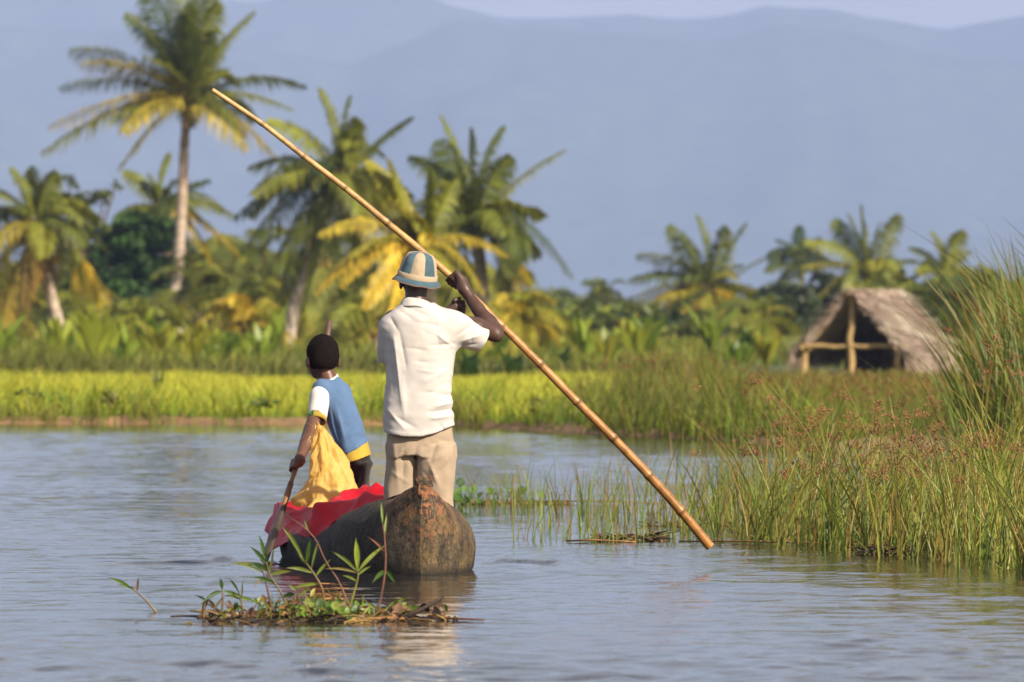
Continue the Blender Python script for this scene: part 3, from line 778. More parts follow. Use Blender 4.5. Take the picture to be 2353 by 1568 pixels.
# sedge belt on the far bank, right of the man
SEED = colmat('seed_head', 0.8, 0.15, 0.3, 30)
def seedheads(mb, P0, n_spk, size, cols):
    for p in P0:
        c = np.array(random.choice(cols)) * random.uniform(0.75, 1.25)
        for q in range(n_spk):
            d = unit(np.random.default_rng(random.randrange(1 << 30)).normal(size=3) + np.array([0.1, 0, 0.35]))
            L = size * random.uniform(0.5, 1.1)
            e = p + d * L
            u = unit(np.cross(d, [0.3, 0.5, 0.8])); v = np.cross(d, u)
            r_ = size * 0.17
            mid = p + d * L * 0.62
            V = [p, mid + u * r_, mid - 0.5 * u * r_ + 0.87 * v * r_, mid - 0.5 * u * r_ - 0.87 * v * r_, e]
            mb.add(V, [[0, 2, 1], [0, 3, 2], [0, 1, 3], [4, 1, 2], [4, 2, 3], [4, 3, 1]], c)
mb = MB()
X, Y = scatter(9500, 0.0, 7.5, 94, 114, lambda X, Y: (Y > shore_y(X) - 0.3) & (rng.random(len(X)) < smooth(0.1, 2.2, X + (Y - 105) * 0.05) * 0.9 + 0.06))
hs = 0.42 + 0.36 * smooth(0.3, 1.2, X) - 0.30 * smooth(2.3, 3.6, X) + 0.16 * fbm(X * 1.3, Y * 0.5, 2.2, 3)
grass(mb, X, Y, hs, 0.25, 0.016, [(0.085, 0.13, 0.024), (0.14, 0.19, 0.03), (0.12, 0.13, 0.03), (0.06, 0.095, 0.02)], 0.34, 0.13, [(0.20, 0.24, 0.035), (0.26, 0.22, 0.05), (0.22, 0.15, 0.05), (0.17, 0.22, 0.03)])
k = rng.choice(len(X), 420, replace=False)
seedheads(mb, np.stack([X[k] + 0.05, Y[k], ground_z(X[k], Y[k]) + hs[k] * rng.uniform(0.8, 1.1, 420)], -1), 4, 0.06, [(0.24, 0.10, 0.045), (0.30, 0.15, 0.06)])
o = mb.build('sedge_belt', GRASS, None, smooth=False)
tag(o, 'brownish sedge belt along the far bank right of the man', 'sedge', kind='stuff')

# broad-leaved plants at the foot of the palms
def leaf_plant(seed, nl, h, wd, col):
    r = np.random.default_rng(seed)
    mb = MB()
    for i in range(nl):
        az = r.uniform(0, 6.28); ln = h * r.uniform(0.7, 1.1); spread = r.uniform(0.12, 0.5)
        d = np.array([math.cos(az), math.sin(az), 0])
        sp = bez((0, 0, 0), d * spread * ln * 0.3 + [0, 0, ln * 0.7], d * spread * ln + [0, 0, ln * r.uniform(0.75, 1.0)], 7)
        side = np.array([-d[1], d[0], 0]) * 0.9 + np.array([r.normal(0, .5), r.normal(0, .5), 0])
        side = unit(side)
        wdt = wd * np.array([0.08, 0.12, 0.55, 1.0, 0.95, 0.6, 0.04]) * r.uniform(0.8, 1.2)
        V = np.concatenate([sp - side * wdt[:, None] / 2, sp + np.array([0, 0, -0.02]), sp + side * wdt[:, None] / 2])
        F = []
        for q in range(6):
            F += [[q, 7 + q, 8 + q, q + 1], [7 + q, 14 + q, 15 + q, 8 + q]]
        mb.add(V, F, np.array(col) * r.uniform(0.75, 1.3))
    return mb.mesh('leafy_plant', True)
PL = leafmat('plant_leaf', 0.42, 0.4, 0.4, 0.2, 1.0)
plant_meshes = [leaf_plant(60 + i, 13 + 2 * i, 1.2, 0.19, c) for i, c in enumerate([(0.22, 0.29, 0.033), (0.29, 0.33, 0.036), (0.14, 0.22, 0.026), (0.32, 0.32, 0.036)])]
for me in plant_meshes: me.materials.append(PL)
spots = [(x + random.uniform(-10, 10), random.uniform(205, 255)) for x in list(range(-10, 640, 17)) + list(range(1040, 1560, 20)) + list(range(1640, 1830, 22))]
spots = [q for q in spots if fbm(q[0] * 0.011, 3.0, 1.0, 2) > -0.32]
for x, D in spots:
    p = P(x, 800, D); p[2] = float(ground_z(np.array(p[0]), np.array(D))) - 0.03
    o = bpy.data.objects.new('leafy_plant', random.choice(plant_meshes)); COL.objects.link(o)
    o.location = p; o.rotation_euler = (0, 0, random.uniform(0, 6.28)); sc = random.choice([0.6, 0.8, 0.95, 1.1, 1.35]) * random.uniform(0.85, 1.1); o.scale = (sc, sc, sc * random.uniform(0.85, 1.1))
    tag(o, 'upright bright green broad-leaved plant in the row at the foot of the palms', 'plant', 'leafy plants at the foot of the palms')
dark_mesh = leaf_plant(90, 20, 0.8, 0.12, (0.035, 0.075, 0.02)); dark_mesh.materials.append(PL)
for x, D, lb in [(1075, 152, 'dark leafy bush in the rice just right of the man\'s waist'), (1180, 150, 'dark leafy bush at the back of the rice, midway between the man and the pole'), (1290, 190, 'glossy dark plant right behind the bamboo pole'),
                 (365, 124, 'small dark weed standing up out of the rice on the left'), (730, 150, 'dark leafy bush at the back of the rice, behind the boy')]:
    p = P(x, 800, D); p[2] = float(ground_z(np.array(p[0]), np.array(D)))
    o = bpy.data.objects.new('weed_plant', dark_mesh); COL.objects.link(o); o.location = p; o.rotation_euler = (0, 0, random.uniform(0, 6)); sc = 0.72 if D < 130 else 1.1; o.scale = (sc, sc, sc)
    if D < 130: o.scale = (0.5, 0.5, 0.72)
    tag(o, lb, 'plant')

# ================================================================== HUT
HD = 206.0
def HP(x, y, dz=0.0):
    p = P(x, y, HD); p[1] += dz; return p
WOOD = simple('weathered_pole', (0.44, 0.30, 0.13), 0.75, 0.3, 6, 0.2, 0.4, 20, 0.01, (1, 1, 4))
THATCH = colmat('dry_thatch', 0.9, 0.1, 0.3, 14, 0.6, 30, 0.02)
hb = HP(2010, 900); hb[2] = 0.1
hut = empty('thatched_hut', hb)
tag(hut, 'open thatched hut with grey-brown roof on bare wooden posts, right bank', 'hut')
# gable faces the camera and a little to the left; the ridge runs back to the right
ridge_dir = unit([0.42, 0.90, 0]) ; eave_dir = unit([0.90, -0.42, 0])
G = HP(1952, 664)                       # front end of the ridge
RL = 3.1; HW = 1.54; DROP = 1.62
def roofp(s, u, lift=0.0):
    """s metres along the ridge, u in -1..1 across (negative = left slope)"""
    f = abs(u)
    hip = 0.0
    return G + ridge_dir * s + eave_dir * (HW * u) + np.array([0, 0, -DROP * (f ** 0.93) + lift])
for sgn, nm in ((-1, 'roof_slope'), (1, 'roof_slope')):
    mb = MB()
    n, k = 18, 10
    V = []
    for lay in (0.0, -0.09):
        for i in range(n + 1):
            for j in range(k + 1):
                s = RL * i / n; u = j / k
                hipin = 0.0
                p = roofp(s + (0.45 * u if i == n else 0), sgn * u * (1.0), lay + 0.03 * math.sin(i * 1.7 + j * 2.1) - 0.10 * math.sin(math.pi * i / n) * (1 - u) - 0.30 * max(0, i / n - 0.7) / 0.3 * (1 - u))
                V.append(p)
    V = np.array(V); m1 = (n + 1) * (k + 1)
    F = []
    for i in range(n):
        for j in range(k):
            a = i * (k + 1) + j
            q = [a, a + 1, a + k + 2, a + k + 1]
            F += [q, [x + m1 for x in q[::-1]]]
    for i in range(n):
        for j in (0, k):
            a = i * (k + 1) + j; F.append([a, a + k + 1, a + k + 1 + m1, a + m1])
    for j in range(k):
        for i in (0, n):
            a = i * (k + 1) + j; F.append([a, a + 1, a + 1 + m1, a + m1])
    mb.add(V, F, (0.46, 0.35, 0.28))
    sl_ = mb.build('roof_slope', THATCH, hut, smooth=False)
    mb = MB()
    nb = 3800
    S = rng.uniform(-0.12, RL + 0.2, nb); Uu = rng.random(nb) ** 0.9
    base = np.array([roofp(s, sgn * u * 0.97, 0.02) for s, u in zip(S, Uu)])
    dn = unit(roofp(0, sgn * 1.0) - roofp(0, sgn * 0.2))
    nrm = unit(np.cross(dn, ridge_dir)); nrm = nrm if nrm[2] > 0 else -nrm
    L = rng.uniform(0.16, 0.50, nb)[:, None]
    d = dn + rng.normal(0, 0.32, (nb, 3)) + nrm * rng.uniform(0.0, 0.5, (nb, 1))
    wd = rng.uniform(0.012, 0.035, nb)[:, None]
    sd2 = ridge_dir + rng.normal(0, 0.2, (nb, 3))
    V = np.stack([base - sd2 * wd, base + sd2 * wd, base + d * L], 1).reshape(-1, 3)
    tone = rng.uniform(0.55, 1.5, (nb, 1)) * np.where(fbm(S * 1.5, Uu * 4, sgn, 3)[:, None] > 0.1, 1.2, 0.85)
    c = np.array([0.58, 0.45, 0.36]) * tone
    mb.add(V, np.arange(nb * 3).reshape(-1, 3), np.repeat(np.minimum(c, 0.75), 3, axis=0))
    # ragged fringe along the eave and the gable edge
    nf_ = 700
    S = rng.uniform(-0.1, RL + 0.1, nf_)
    base = np.array([roofp(s, sgn * rng.uniform(0.93, 1.0), 0) for s in S])
    d = dn * 0.5 + np.array([0, 0, -0.8]) + rng.normal(0, 0.2, (nf_, 3))
    L = rng.uniform(0.12, 0.38, nf_)[:, None]
    V = np.stack([base - ridge_dir * 0.03, base + ridge_dir * 0.03, base + d * L], 1).reshape(-1, 3)
    mb.add(V, np.arange(nf_ * 3).reshape(-1, 3), np.repeat(np.array([0.55, 0.42, 0.33]) * rng.uniform(0.5, 1.4, (nf_, 1)), 3, axis=0))
    nf_ = 260
    Uu = rng.random(nf_)
    base = np.array([roofp(rng.uniform(-0.05, 0.05), sgn * u, 0.0) for u in Uu])
    d = -ridge_dir * 0.6 + dn * 0.5 + rng.normal(0, 0.35, (nf_, 3)); L = rng.uniform(0.08, 0.22, nf_)[:, None]
    V = np.stack([base - dn * 0.03, base + dn * 0.03, base + d * L], 1).reshape(-1, 3)
    mb.add(V, np.arange(nf_ * 3).reshape(-1, 3), np.repeat(np.array([0.55, 0.42, 0.33]) * rng.uniform(0.5, 1.4, (nf_, 1)), 3, axis=0))
    th = mb.build('thatch', THATCH, sl_, smooth=False); th['kind'] = 'stuff'
def pole(p, q, r0, r1, parent, name, mat=WOOD, wob=0.02):
    mb = MB()
    pts = np.array([np.asarray(p) + (np.asarray(q) - np.asarray(p)) * t_ for t_ in np.linspace(0, 1, 9)])
    pts[1:-1] += rng.normal(0, wob, (7, 3))
    tube(mb, pts, np.linspace(r0, r1, 9) * (1 + rng.normal(0, 0.04, 9)), 8, (0.4, 0.3, 0.2)); return mb.build(name, mat, parent)
zg = -0.05
def down(p): q = np.array(p); q[2] = zg; return q
pc = G + ridge_dir * 0.10 + [0, 0, -0.12]
pole(down(pc), pc, 0.085, 0.07, hut, 'post')
lf = roofp(0.12, -0.80, -0.12); pole(down(lf), lf, 0.085, 0.075, hut, 'post')
rf = roofp(0.12, 0.80, -0.12); pole(down(rf), rf, 0.085, 0.075, hut, 'post')
for u in (-0.8, 0.8):
    q = roofp(RL - 0.3, u, -0.12); pole(down(q), q, 0.08, 0.07, hut, 'post')
q = roofp(RL - 0.3, 0, -0.14); pole(down(q), q, 0.08, 0.07, hut, 'post')
pole(lf + [-0.25, 0, 0.04], rf + [0.2, 0, 0.06], 0.06, 0.05, hut, 'tie_beam')
pole(roofp(-0.1, 0, -0.13), roofp(RL, 0, -0.13), 0.06, 0.05, hut, 'ridge_pole')
for u in (-0.8, 0.8):
    pole(roofp(-0.1, u, -0.12), roofp(RL, u, -0.12), 0.05, 0.05, hut, 'wall_plate')
for s in (0.3, 1.2, 2.2, 3.1):
    for u in (-0.97, 0.97):
        pole(roofp(s, 0, -0.12), roofp(s, u, -0.11), 0.035, 0.03, hut, 'rafter')
# woven back wall and a low wall of straw bundles at the right
mb = MB()
for i in range(34):
    s = RL - 0.25; u = -0.8 + 1.6 * (i + 0.5) / 34
    top = roofp(s, u, -0.15); bt = down(top)
    e = eave_dir * 0.038
    mb.add([bt - e, bt + e, top + e, top - e, bt - e + ridge_dir * .02, bt + e + ridge_dir * .02, top + e + ridge_dir * .02, top - e + ridge_dir * .02],
           [[0, 1, 2, 3], [5, 4, 7, 6], [0, 4, 5, 1], [2, 6, 7, 3], [1, 5, 6, 2], [0, 3, 7, 4]], np.array([0.13, 0.09, 0.06]) * random.uniform(0.7, 1.3))
mb.build('back_wall', THATCH, hut, smooth=False)
mb = MB()
for i in range(46):
    s = 0.15 + 3.0 * i / 46
    p = roofp(s, 0.93, 0); p[2] = 0.0
    q = p + [random.uniform(-.05, .05), random.uniform(-.05, .05), random.uniform(0.42, 0.62)]
    tube(mb, [p, (p + q) / 2 + [0.01, 0, 0], q], [0.05, 0.06, 0.03], 6, np.array([0.46, 0.33, 0.25]) * random.uniform(0.7, 1.25))
mb.build('straw_side_wall', THATCH, hut, smooth=False)
# hip of loose thatch over the far end, tousled straw along the ridge
mb = MB()
nb = 420
S = rng.uniform(-0.1, RL, nb)
base = np.array([roofp(s, rng.uniform(-0.08, 0.08), -0.02 - 0.10 * math.sin(math.pi * s / RL)) for s in S])
d = rng.normal(0, 1, (nb, 3)) * [1, 1, 0.35] + [0, 0, 0.25]; L = rng.uniform(0.08, 0.24, nb)[:, None]
V = np.stack([base - ridge_dir * 0.025, base + ridge_dir * 0.025, base + d / np.linalg.norm(d, axis=1, keepdims=True) * L], 1).reshape(-1, 3)
mb.add(V, np.arange(nb * 3).reshape(-1, 3), np.repeat(np.array([0.52, 0.40, 0.31]) * rng.uniform(0.5, 1.4, (nb, 1)), 3, axis=0))
nb = 900
S = rng.random(nb); Uu = rng.uniform(-1, 1, nb)
base = np.array([roofp(RL + 0.55 * s, u * (0.25 + 0.75 * s), -DROP * 0.8 * max(0, s - abs(u) * s) - 0.02) for s, u in zip(S, Uu)])
d = ridge_dir * 0.3 + np.array([0, 0, -0.9]) + rng.normal(0, 0.25, (nb, 3)); L = rng.uniform(0.2, 0.45, nb)[:, None]
V = np.stack([base - eave_dir * 0.03, base + eave_dir * 0.03, base + d * L], 1).reshape(-1, 3)
mb.add(V, np.arange(nb * 3).reshape(-1, 3), np.repeat(np.array([0.36, 0.26, 0.2]) * rng.uniform(0.5, 1.4, (nb, 1)), 3, axis=0))
o = mb.build('end_thatch', THATCH, hut, smooth=False); o['kind'] = 'stuff'

# ================================================================== SDF MODELLER (bodies, cloth)
class Field:
    def __init__(s, mn, mx, h):
        s.h = h; s.mn = np.array(mn, float)
        s.ax = [np.arange(mn[i], mx[i] + h, h, dtype=np.float32) for i in range(3)]
        s.D = np.full([len(a) for a in s.ax], 0.5, np.float32)
    def block(s, lo, hi):
        sl = []
        for i in range(3):
            a = int(max(0, math.floor((lo[i] - s.mn[i]) / s.h))); b = int(min(len(s.ax[i]), math.ceil((hi[i] - s.mn[i]) / s.h) + 1))
            sl.append(slice(a, max(a, b)))
        sl = tuple(sl)
        return sl, s.ax[0][sl[0]][:, None, None], s.ax[1][sl[1]][None, :, None], s.ax[2][sl[2]][None, None, :]
    def put(s, sl, d, k, cut=False):
        A = s.D[sl]
        if cut: d = -d
        if k <= 0: s.D[sl] = np.maximum(A, d) if cut else np.minimum(A, d); return
        hh = np.clip(0.5 + 0.5 * (d - A) / k, 0, 1)
        if cut:
            hh = np.clip(0.5 - 0.5 * (d - A) / k, 0, 1)
            s.D[sl] = d + (A - d) * hh + k * hh * (1 - hh)
        else:
            s.D[sl] = d + (A - d) * hh - k * hh * (1 - hh)
    def cap(s, p, q, r0, r1, k=0.02, cut=False):
        p, q = np.asarray(p, float), np.asarray(q, float)
        m_ = max(r0, r1) + k + 4 * s.h
        sl, x, y, z = s.block(np.minimum(p, q) - m_, np.maximum(p, q) + m_)
        ba = q - p; L2 = ba @ ba + 1e-12
        t_ = np.clip(((x - p[0]) * ba[0] + (y - p[1]) * ba[1] + (z - p[2]) * ba[2]) / L2, 0, 1)
        d = np.sqrt((x - p[0] - ba[0] * t_) ** 2 + (y - p[1] - ba[1] * t_) ** 2 + (z - p[2] - ba[2] * t_) ** 2) - (r0 + (r1 - r0) * t_)
        s.put(sl, d, k, cut)
    def chain(s, pts, rs, k=0.02):
        for i in range(len(pts) - 1): s.cap(pts[i], pts[i + 1], rs[i], rs[i + 1], k)
    def ell(s, c, r, k=0.02, rz=0.0, ry=0.0, cut=False):
        c = np.asarray(c, float); r = np.asarray(r, float)
        m_ = r.max() + k + 4 * s.h
        sl, x, y, z = s.block(c - m_, c + m_)
        x, y, z = x - c[0], y - c[1], z - c[2]
        if rz: ca, sa = math.cos(rz), math.sin(rz); x, y = x * ca + y * sa, -x * sa + y * ca
        if ry: ca, sa = math.cos(ry), math.sin(ry); x, z = x * ca - z * sa, x * sa + z * ca
        n1 = np.sqrt((x / r[0]) ** 2 + (y / r[1]) ** 2 + (z / r[2]) ** 2)
        n2 = np.sqrt((x / r[0] ** 2) ** 2 + (y / r[1] ** 2) ** 2 + (z / r[2] ** 2) ** 2) + 1e-9
        s.put(sl, n1 * (n1 - 1) / n2, k, cut)
    def sections(s, tab, k=0.03, p=2.3):
        """tab rows: z, x_left, x_right, y_centre, half_depth (any z order)"""
        T = np.array(sorted(tab)); zz = T[:, 0]
        m_ = 0.06
        sl, x, y, z = s.block((T[:, 1].min() - m_, (T[:, 3] - T[:, 4]).min() - m_, zz[0] - m_), (T[:, 2].max() + m_, (T[:, 3] + T[:, 4]).max() + m_, zz[-1] + m_))
        zf = z.ravel()
        fine = np.linspace(zz[0], zz[-1], 200)
        g = lambda j: np.interp(zf, fine, np.convolve(np.pad(np.interp(fine, zz, T[:, j]), 8, mode='edge'), np.ones(17) / 17, mode='valid'))[None, None, :]
        xl, xr, yc, b_ = g(1), g(2), g(3), g(4)
        a_ = (xr - xl) / 2; xc = (xl + xr) / 2
        u = np.abs(x - xc) / a_; v = np.abs(y - yc) / b_
        n_ = (u ** p + v ** p) ** (1 / p)
        d = (n_ - 1) * np.minimum(a_, b_)
        dz = np.maximum(z - zz[-1], zz[0] - z)
        d = np.maximum(d, dz)
        s.put(sl, d.astype(np.float32), k)
    def grid(s):
        return s.ax[0][:, None, None], s.ax[1][None, :, None], s.ax[2][None, None, :]
    def plane(s, pt, nrm):
        """cut away the side the normal points to"""
        x, y, z = s.grid(); n_ = unit(nrm)
        d = (x - pt[0]) * n_[0] + (y - pt[1]) * n_[1] + (z - pt[2]) * n_[2]
        s.D = np.maximum(s.D, d.astype(np.float32))
    def shell(s, th):
        s.D = np.maximum(s.D, -(s.D + th))
    def mesh(s, name, relax=1):
        D = s.D; h = s.h
        I = D < 0
        nx, ny, nz_ = D.shape
        corner = [(a, b, c) for a in (0, 1) for b in (0, 1) for c in (0, 1)]
        cnt = np.zeros((nx - 1, ny - 1, nz_ - 1), np.int8)
        for a, b, c in corner: cnt += I[a:nx - 1 + a, b:ny - 1 + b, c:nz_ - 1 + c]
        act = (cnt > 0) & (cnt < 8)
        ci, cj, ck = np.nonzero(act)
        idx = np.full(act.shape, -1, np.int32); idx[ci, cj, ck] = np.arange(len(ci))
        acc = np.zeros((len(ci), 3)); num = np.zeros(len(ci))
        for a in corner:
            for ax_ in range(3):
                if a[ax_] == 1: continue
                bb = list(a); bb[ax_] = 1
                va = D[ci + a[0], cj + a[1], ck + a[2]]; vb = D[ci + bb[0], cj + bb[1], ck + bb[2]]
                cr = (va < 0) != (vb < 0)
                tt = np.where(cr, va / np.where(cr, va - vb, 1), 0)
                for q in range(3):
                    acc[:, q] += np.where(cr, a[q] + (tt if q == ax_ else 0), 0)
                num += cr
        V = acc / num[:, None]
        V = (V + np.stack([ci, cj, ck], -1)) * h + s.mn
        Q = []
        for ax_ in range(3):
            o1, o2 = [(1, 2), (2, 0), (0, 1)][ax_]
            sa = [slice(1, -1)] * 3; sb = [slice(1, -1)] * 3
            sa[ax_] = slice(0, -1); sb[ax_] = slice(1, None)
            A = I[tuple(sa)]; B = I[tuple(sb)]
            e = np.argwhere(A != B)
            if len(e) == 0: continue
            inside = A[e[:, 0], e[:, 1], e[:, 2]]
            e = e + 1; e[:, ax_] -= 1
            def cell(d1, d2):
                c_ = e.copy(); c_[:, o1] -= d1; c_[:, o2] -= d2
                return idx[c_[:, 0], c_[:, 1], c_[:, 2]]
            q = np.stack([cell(1, 1), cell(0, 1), cell(0, 0), cell(1, 0)], -1)
            q[~inside] = q[~inside][:, ::-1]
            Q.append(q)
        Q = np.concatenate(Q); Q = Q[(Q >= 0).all(1)]
        for it in range(relax):
            S = np.zeros_like(V); W = np.zeros(len(V))
            for a_, b_ in ((0, 1), (1, 2), (2, 3), (3, 0)):
                np.add.at(S, Q[:, a_], V[Q[:, b_]]); np.add.at(W, Q[:, a_], 1)
                np.add.at(S, Q[:, b_], V[Q[:, a_]]); np.add.at(W, Q[:, b_], 1)
            V = V * 0.5 + 0.5 * S / np.maximum(W, 1)[:, None]
        return mesh_np(name, V, Q, None, True)

def grip(F, c, axis_, n, wrist, pr, wrap, r=0.0098, spacing=0.0205, arc=200, phi0=25, thumb=True, tflip=1):
    """a hand closed round a pole: four fingers of unequal length and a thumb from the side of the palm"""
    a = unit(axis_); n = unit(np.asarray(n) - a * (np.asarray(n) @ a)); b_ = np.cross(a, n)
    if b_ @ np.asarray(wrap) < 0: b_ = -b_
    def at(off, ph, rad): return np.asarray(c) + a * off + rad * (n * math.cos(R(ph)) + b_ * math.sin(R(ph)))
    wrist = np.asarray(wrist, float)
    ln = [0.92, 1.0, 0.96, 0.8]
    for i in range(4):
        off = (1.5 - i) * spacing
        rr = pr + r * 0.95
        ks = [phi0, phi0 + arc * 0.36 * ln[i], phi0 + arc * 0.70 * ln[i], phi0 + arc * ln[i]]
        pts = [at(off, ph, rr + (0.006 if j == 0 else 0)) for j, ph in enumerate(ks)]
        F.chain(pts, [r * 1.08, r * 1.0, r * 0.94, r * 0.82], 0.004)
        F.cap(wrist * 0.75 + pts[0] * 0.25, pts[0], 0.018, 0.0125, 0.012)
    pc = at(0, phi0 - 30, pr + 0.014)
    F.cap(wrist, pc, 0.024, 0.024, 0.02)
    if thumb:
        tb = wrist * 0.55 + at(2.0 * spacing, phi0 - 70, pr + 0.02) * 0.45
        F.chain([tb, at(2.4 * spacing, phi0 - 75, pr + 0.015), at(2.3 * spacing, phi0 - 115, pr + 0.011), at(1.7 * spacing, phi0 - 160, pr + 0.010)], [0.016, 0.0125, 0.011, 0.009], 0.006)

# ================================================================== CANOE
BA = np.array([-math.sin(BOAT_TH), math.cos(BOAT_TH), 0.0])     # forward
BR = np.array([math.cos(BOAT_TH), math.sin(BOAT_TH), 0.0])      # starboard
def BP(s, lat, z): return BOAT_STERN + BA * s + BR * lat + np.array([0, 0, z])
ST = [0, 0.045, 0.15, 0.30, 0.5, 0.8, 1.2, 1.8, 2.5, 3.2, 3.8, 4.3, 4.7, 4.85]
SW = [0.020, 0.068, 0.162, 0.256, 0.338, 0.395, 0.425, 0.43, 0.42, 0.385, 0.31, 0.21, 0.08, 0.03]
SG = [0.500, 0.480, 0.455, 0.425, 0.390, 0.335, 0.262, 0.205, 0.195, 0.205, 0.235, 0.28, 0.35, 0.38]
def fw(s): return np.interp(s, ST, SW)
def fg(s): return np.interp(s, ST, SG)
def sm(f, s): return np.mean([f(np.clip(s + d, 0, 4.85)) for d in (np.linspace(-0.06, 0.06, 5) * min(1, s / 0.08))])
stations = np.concatenate([np.linspace(0, 0.5, 26), np.linspace(0.55, 4.85, 64)])
NPHI = 40
rows = []
for s in stations:
    w_ = sm(fw, s); g = sm(fg, s)
    ph0 = R(80 - 28 * float(smooth(0.10, 0.95, s)))
    hollow = float(smooth(0.42, 0.66, s) * (1 - smooth(4.3, 4.6, s)))
    row = []
    zb = -0.20 + 0.12 * smooth(0.25, 0, s) + 0.1 * smooth(4.2, 4.85, s)
    for inner in (0, 1):
        phs = np.linspace(ph0, math.pi - ph0, NPHI) if False else np.concatenate([np.linspace(ph0, -math.pi / 2, NPHI // 2 + 1), np.linspace(-math.pi / 2, -math.pi - ph0, NPHI // 2 + 1)[1:]])
        if inner: phs = phs[::-1]
        for ph in phs:
            cx_ = math.copysign(abs(math.cos(ph)) ** 0.85, math.cos(ph))
            sn = math.sin(ph)
            if not inner:
                x = w_ * cx_
                z = 0.12 + ((g - 0.12) * sn / math.sin(ph0) if sn > 0 else (0.12 - zb) * sn)
            else:
                wi = max(w_ - 0.045, 0.004)
                gwid = w_ * abs(math.cos(ph0)) ** 0.85
                lim = max(gwid - 0.012, 0.003) + max(0.0, wi - gwid) * hollow ** 1.5
                x = min(max(wi * cx_, -lim), lim)
                zi = 0.12 + ((g - 0.12) * sn / math.sin(ph0) if sn > 0 else (0.12 - zb - 0.10) * sn * 0.75)
                z = g + 0.006 - (g - zi) * hollow
            # hewn, battered surface
            nn = fbm(s * 5, x * 6 + (3 if inner else 0), z * 7, 4)
            k_ = 0.010 * nn + 0.004 * vnoise(s * 30, x * 30, z * 30)
            x = x * (1 + k_ * 1.6) + 0.004 * vnoise(s * 3, z * 4, 1.0)
            if abs(sn - math.sin(ph0)) < 0.12: z += 0.010 * vnoise(s * 9, x * 2, 3.0) + 0.006 * vnoise(s * 31, x * 2, 8.0)
            row.append(BP(s, x, z))
    rows.append(row)
rows = np.array(rows)
ns, nr = rows.shape[:2]
Vb = rows.reshape(-1, 3)
i = np.arange(ns - 1)[:, None] * nr; j = np.arange(nr)[None, :]; j2 = (j + 1) % nr
Fb = np.stack([i + j, i + j2, i + nr + j2, i + nr + j], -1).reshape(-1, 4)
mbh = MB(); mbh.add(Vb, Fb)
for base_, rev in ((0, False), ((ns - 1) * nr, True)):
    cidx = len(Vb)
    ctr = Vb[base_:base_ + nr].mean(0)
    f = [[0, 1 + (q + 1) % nr, 1 + q] if not rev else [0, 1 + q, 1 + (q + 1) % nr] for q in range(nr)]
    mbh.add(np.vstack([ctr[None], Vb[base_:base_ + nr]]), f)
m, t, b = newmat('mud_caked_hull')
tcn = t.nodes.new('ShaderNodeTexCoord')
sep = t.nodes.new('ShaderNodeSeparateXYZ'); t.links.new(tcn.outputs['Object'], sep.inputs['Vector'])
base = ramp(t, noise(t, 11.0, 9, 0.68, stretch=(1.3, 1.3, 0.85)), [(0.26, (0.030, 0.025, 0.022)), (0.46, (0.085, 0.068, 0.053)), (0.60, (0.15, 0.118, 0.082)), (0.78, (0.27, 0.215, 0.14))])
vor = N(t, 'ShaderNodeTexVoronoi', feature='DISTANCE_TO_EDGE', Scale=9.0)
vtc = t.nodes.new('ShaderNodeTexCoord'); vmp = t.nodes.new('ShaderNodeMapping'); vmp.inputs['Scale'].default_value = (1.5, 1.5, 0.55)
vns = N(t, 'ShaderNodeTexNoise', Scale=6.0, Detail=5.0); vmx = t.nodes.new('ShaderNodeMix'); vmx.data_type = 'RGBA'; vmx.inputs['Factor'].default_value = 0.22
t.links.new(vtc.outputs['Object'], vmp.inputs['Vector']); t.links.new(vmp.outputs['Vector'], vns.inputs['Vector']); t.links.new(vmp.outputs['Vector'], vmx.inputs['A']); t.links.new(vns.outputs['Color'], vmx.inputs['B']); t.links.new(vmx.outputs['Result'], vor.inputs['Vector'])
crk = ramp(t, vor.outputs['Distance'], [(0.0, (0.25, 0.22, 0.2)), (0.035, (1, 1, 1))])
base = mixrgb(t, 0.8, base, crk, 'MULTIPLY')
fine = ramp(t, noise(t, 55.0, 8, 0.78), [(0.36, (0.30, 0.30, 0.30)), (0.48, (0.9, 0.9, 0.9)), (0.66, (1.5, 1.5, 1.5))])
base = mixrgb(t, 1.0, base, fine, 'MULTIPLY')
# shaded port flank and sunlit starboard painted into the colour, with olive mottling
sub = N(t, 'ShaderNodeMath', operation='SUBTRACT'); sub.inputs[1].default_value = BOAT_STERN[1]; t.links.new(sep.outputs['Y'], sub.inputs[0])
lx = N(t, 'ShaderNodeMath', operation='SUBTRACT'); lx.inputs[1].default_value = BOAT_STERN[0]; t.links.new(sep.outputs['X'], lx.inputs[0])
mrx = N(t, 'ShaderNodeMapRange'); mrx.inputs['From Min'].default_value = -0.36; mrx.inputs['From Max'].default_value = -0.06; t.links.new(lx.outputs[0], mrx.inputs['Value'])
nadd = N(t, 'ShaderNodeMath', operation='MULTIPLY_ADD'); nadd.inputs[1].default_value = 0.5; t.links.new(noise(t, 5.0, 6), nadd.inputs[0]); 
t.links.new(mrx.outputs['Result'], nadd.inputs[2])
sunside_f = ramp(t, nadd.outputs[0], [(0.45, (0, 0, 0)), (0.95, (1, 1, 1))])
dark = mixrgb(t, 1.0, base, (0.50, 0.52, 0.56), 'MULTIPLY')
oliv = ramp(t, noise(t, 6.0, 6, 0.6), [(0.40, (0.95, 0.92, 0.86)), (0.52, (1.25, 1.14, 0.86)), (0.66, (1.85, 1.5, 0.85))])
warm = mixrgb(t, 1.0, base, oliv, 'MULTIPLY')
col = mixrgb(t, sunside_f, dark, warm)
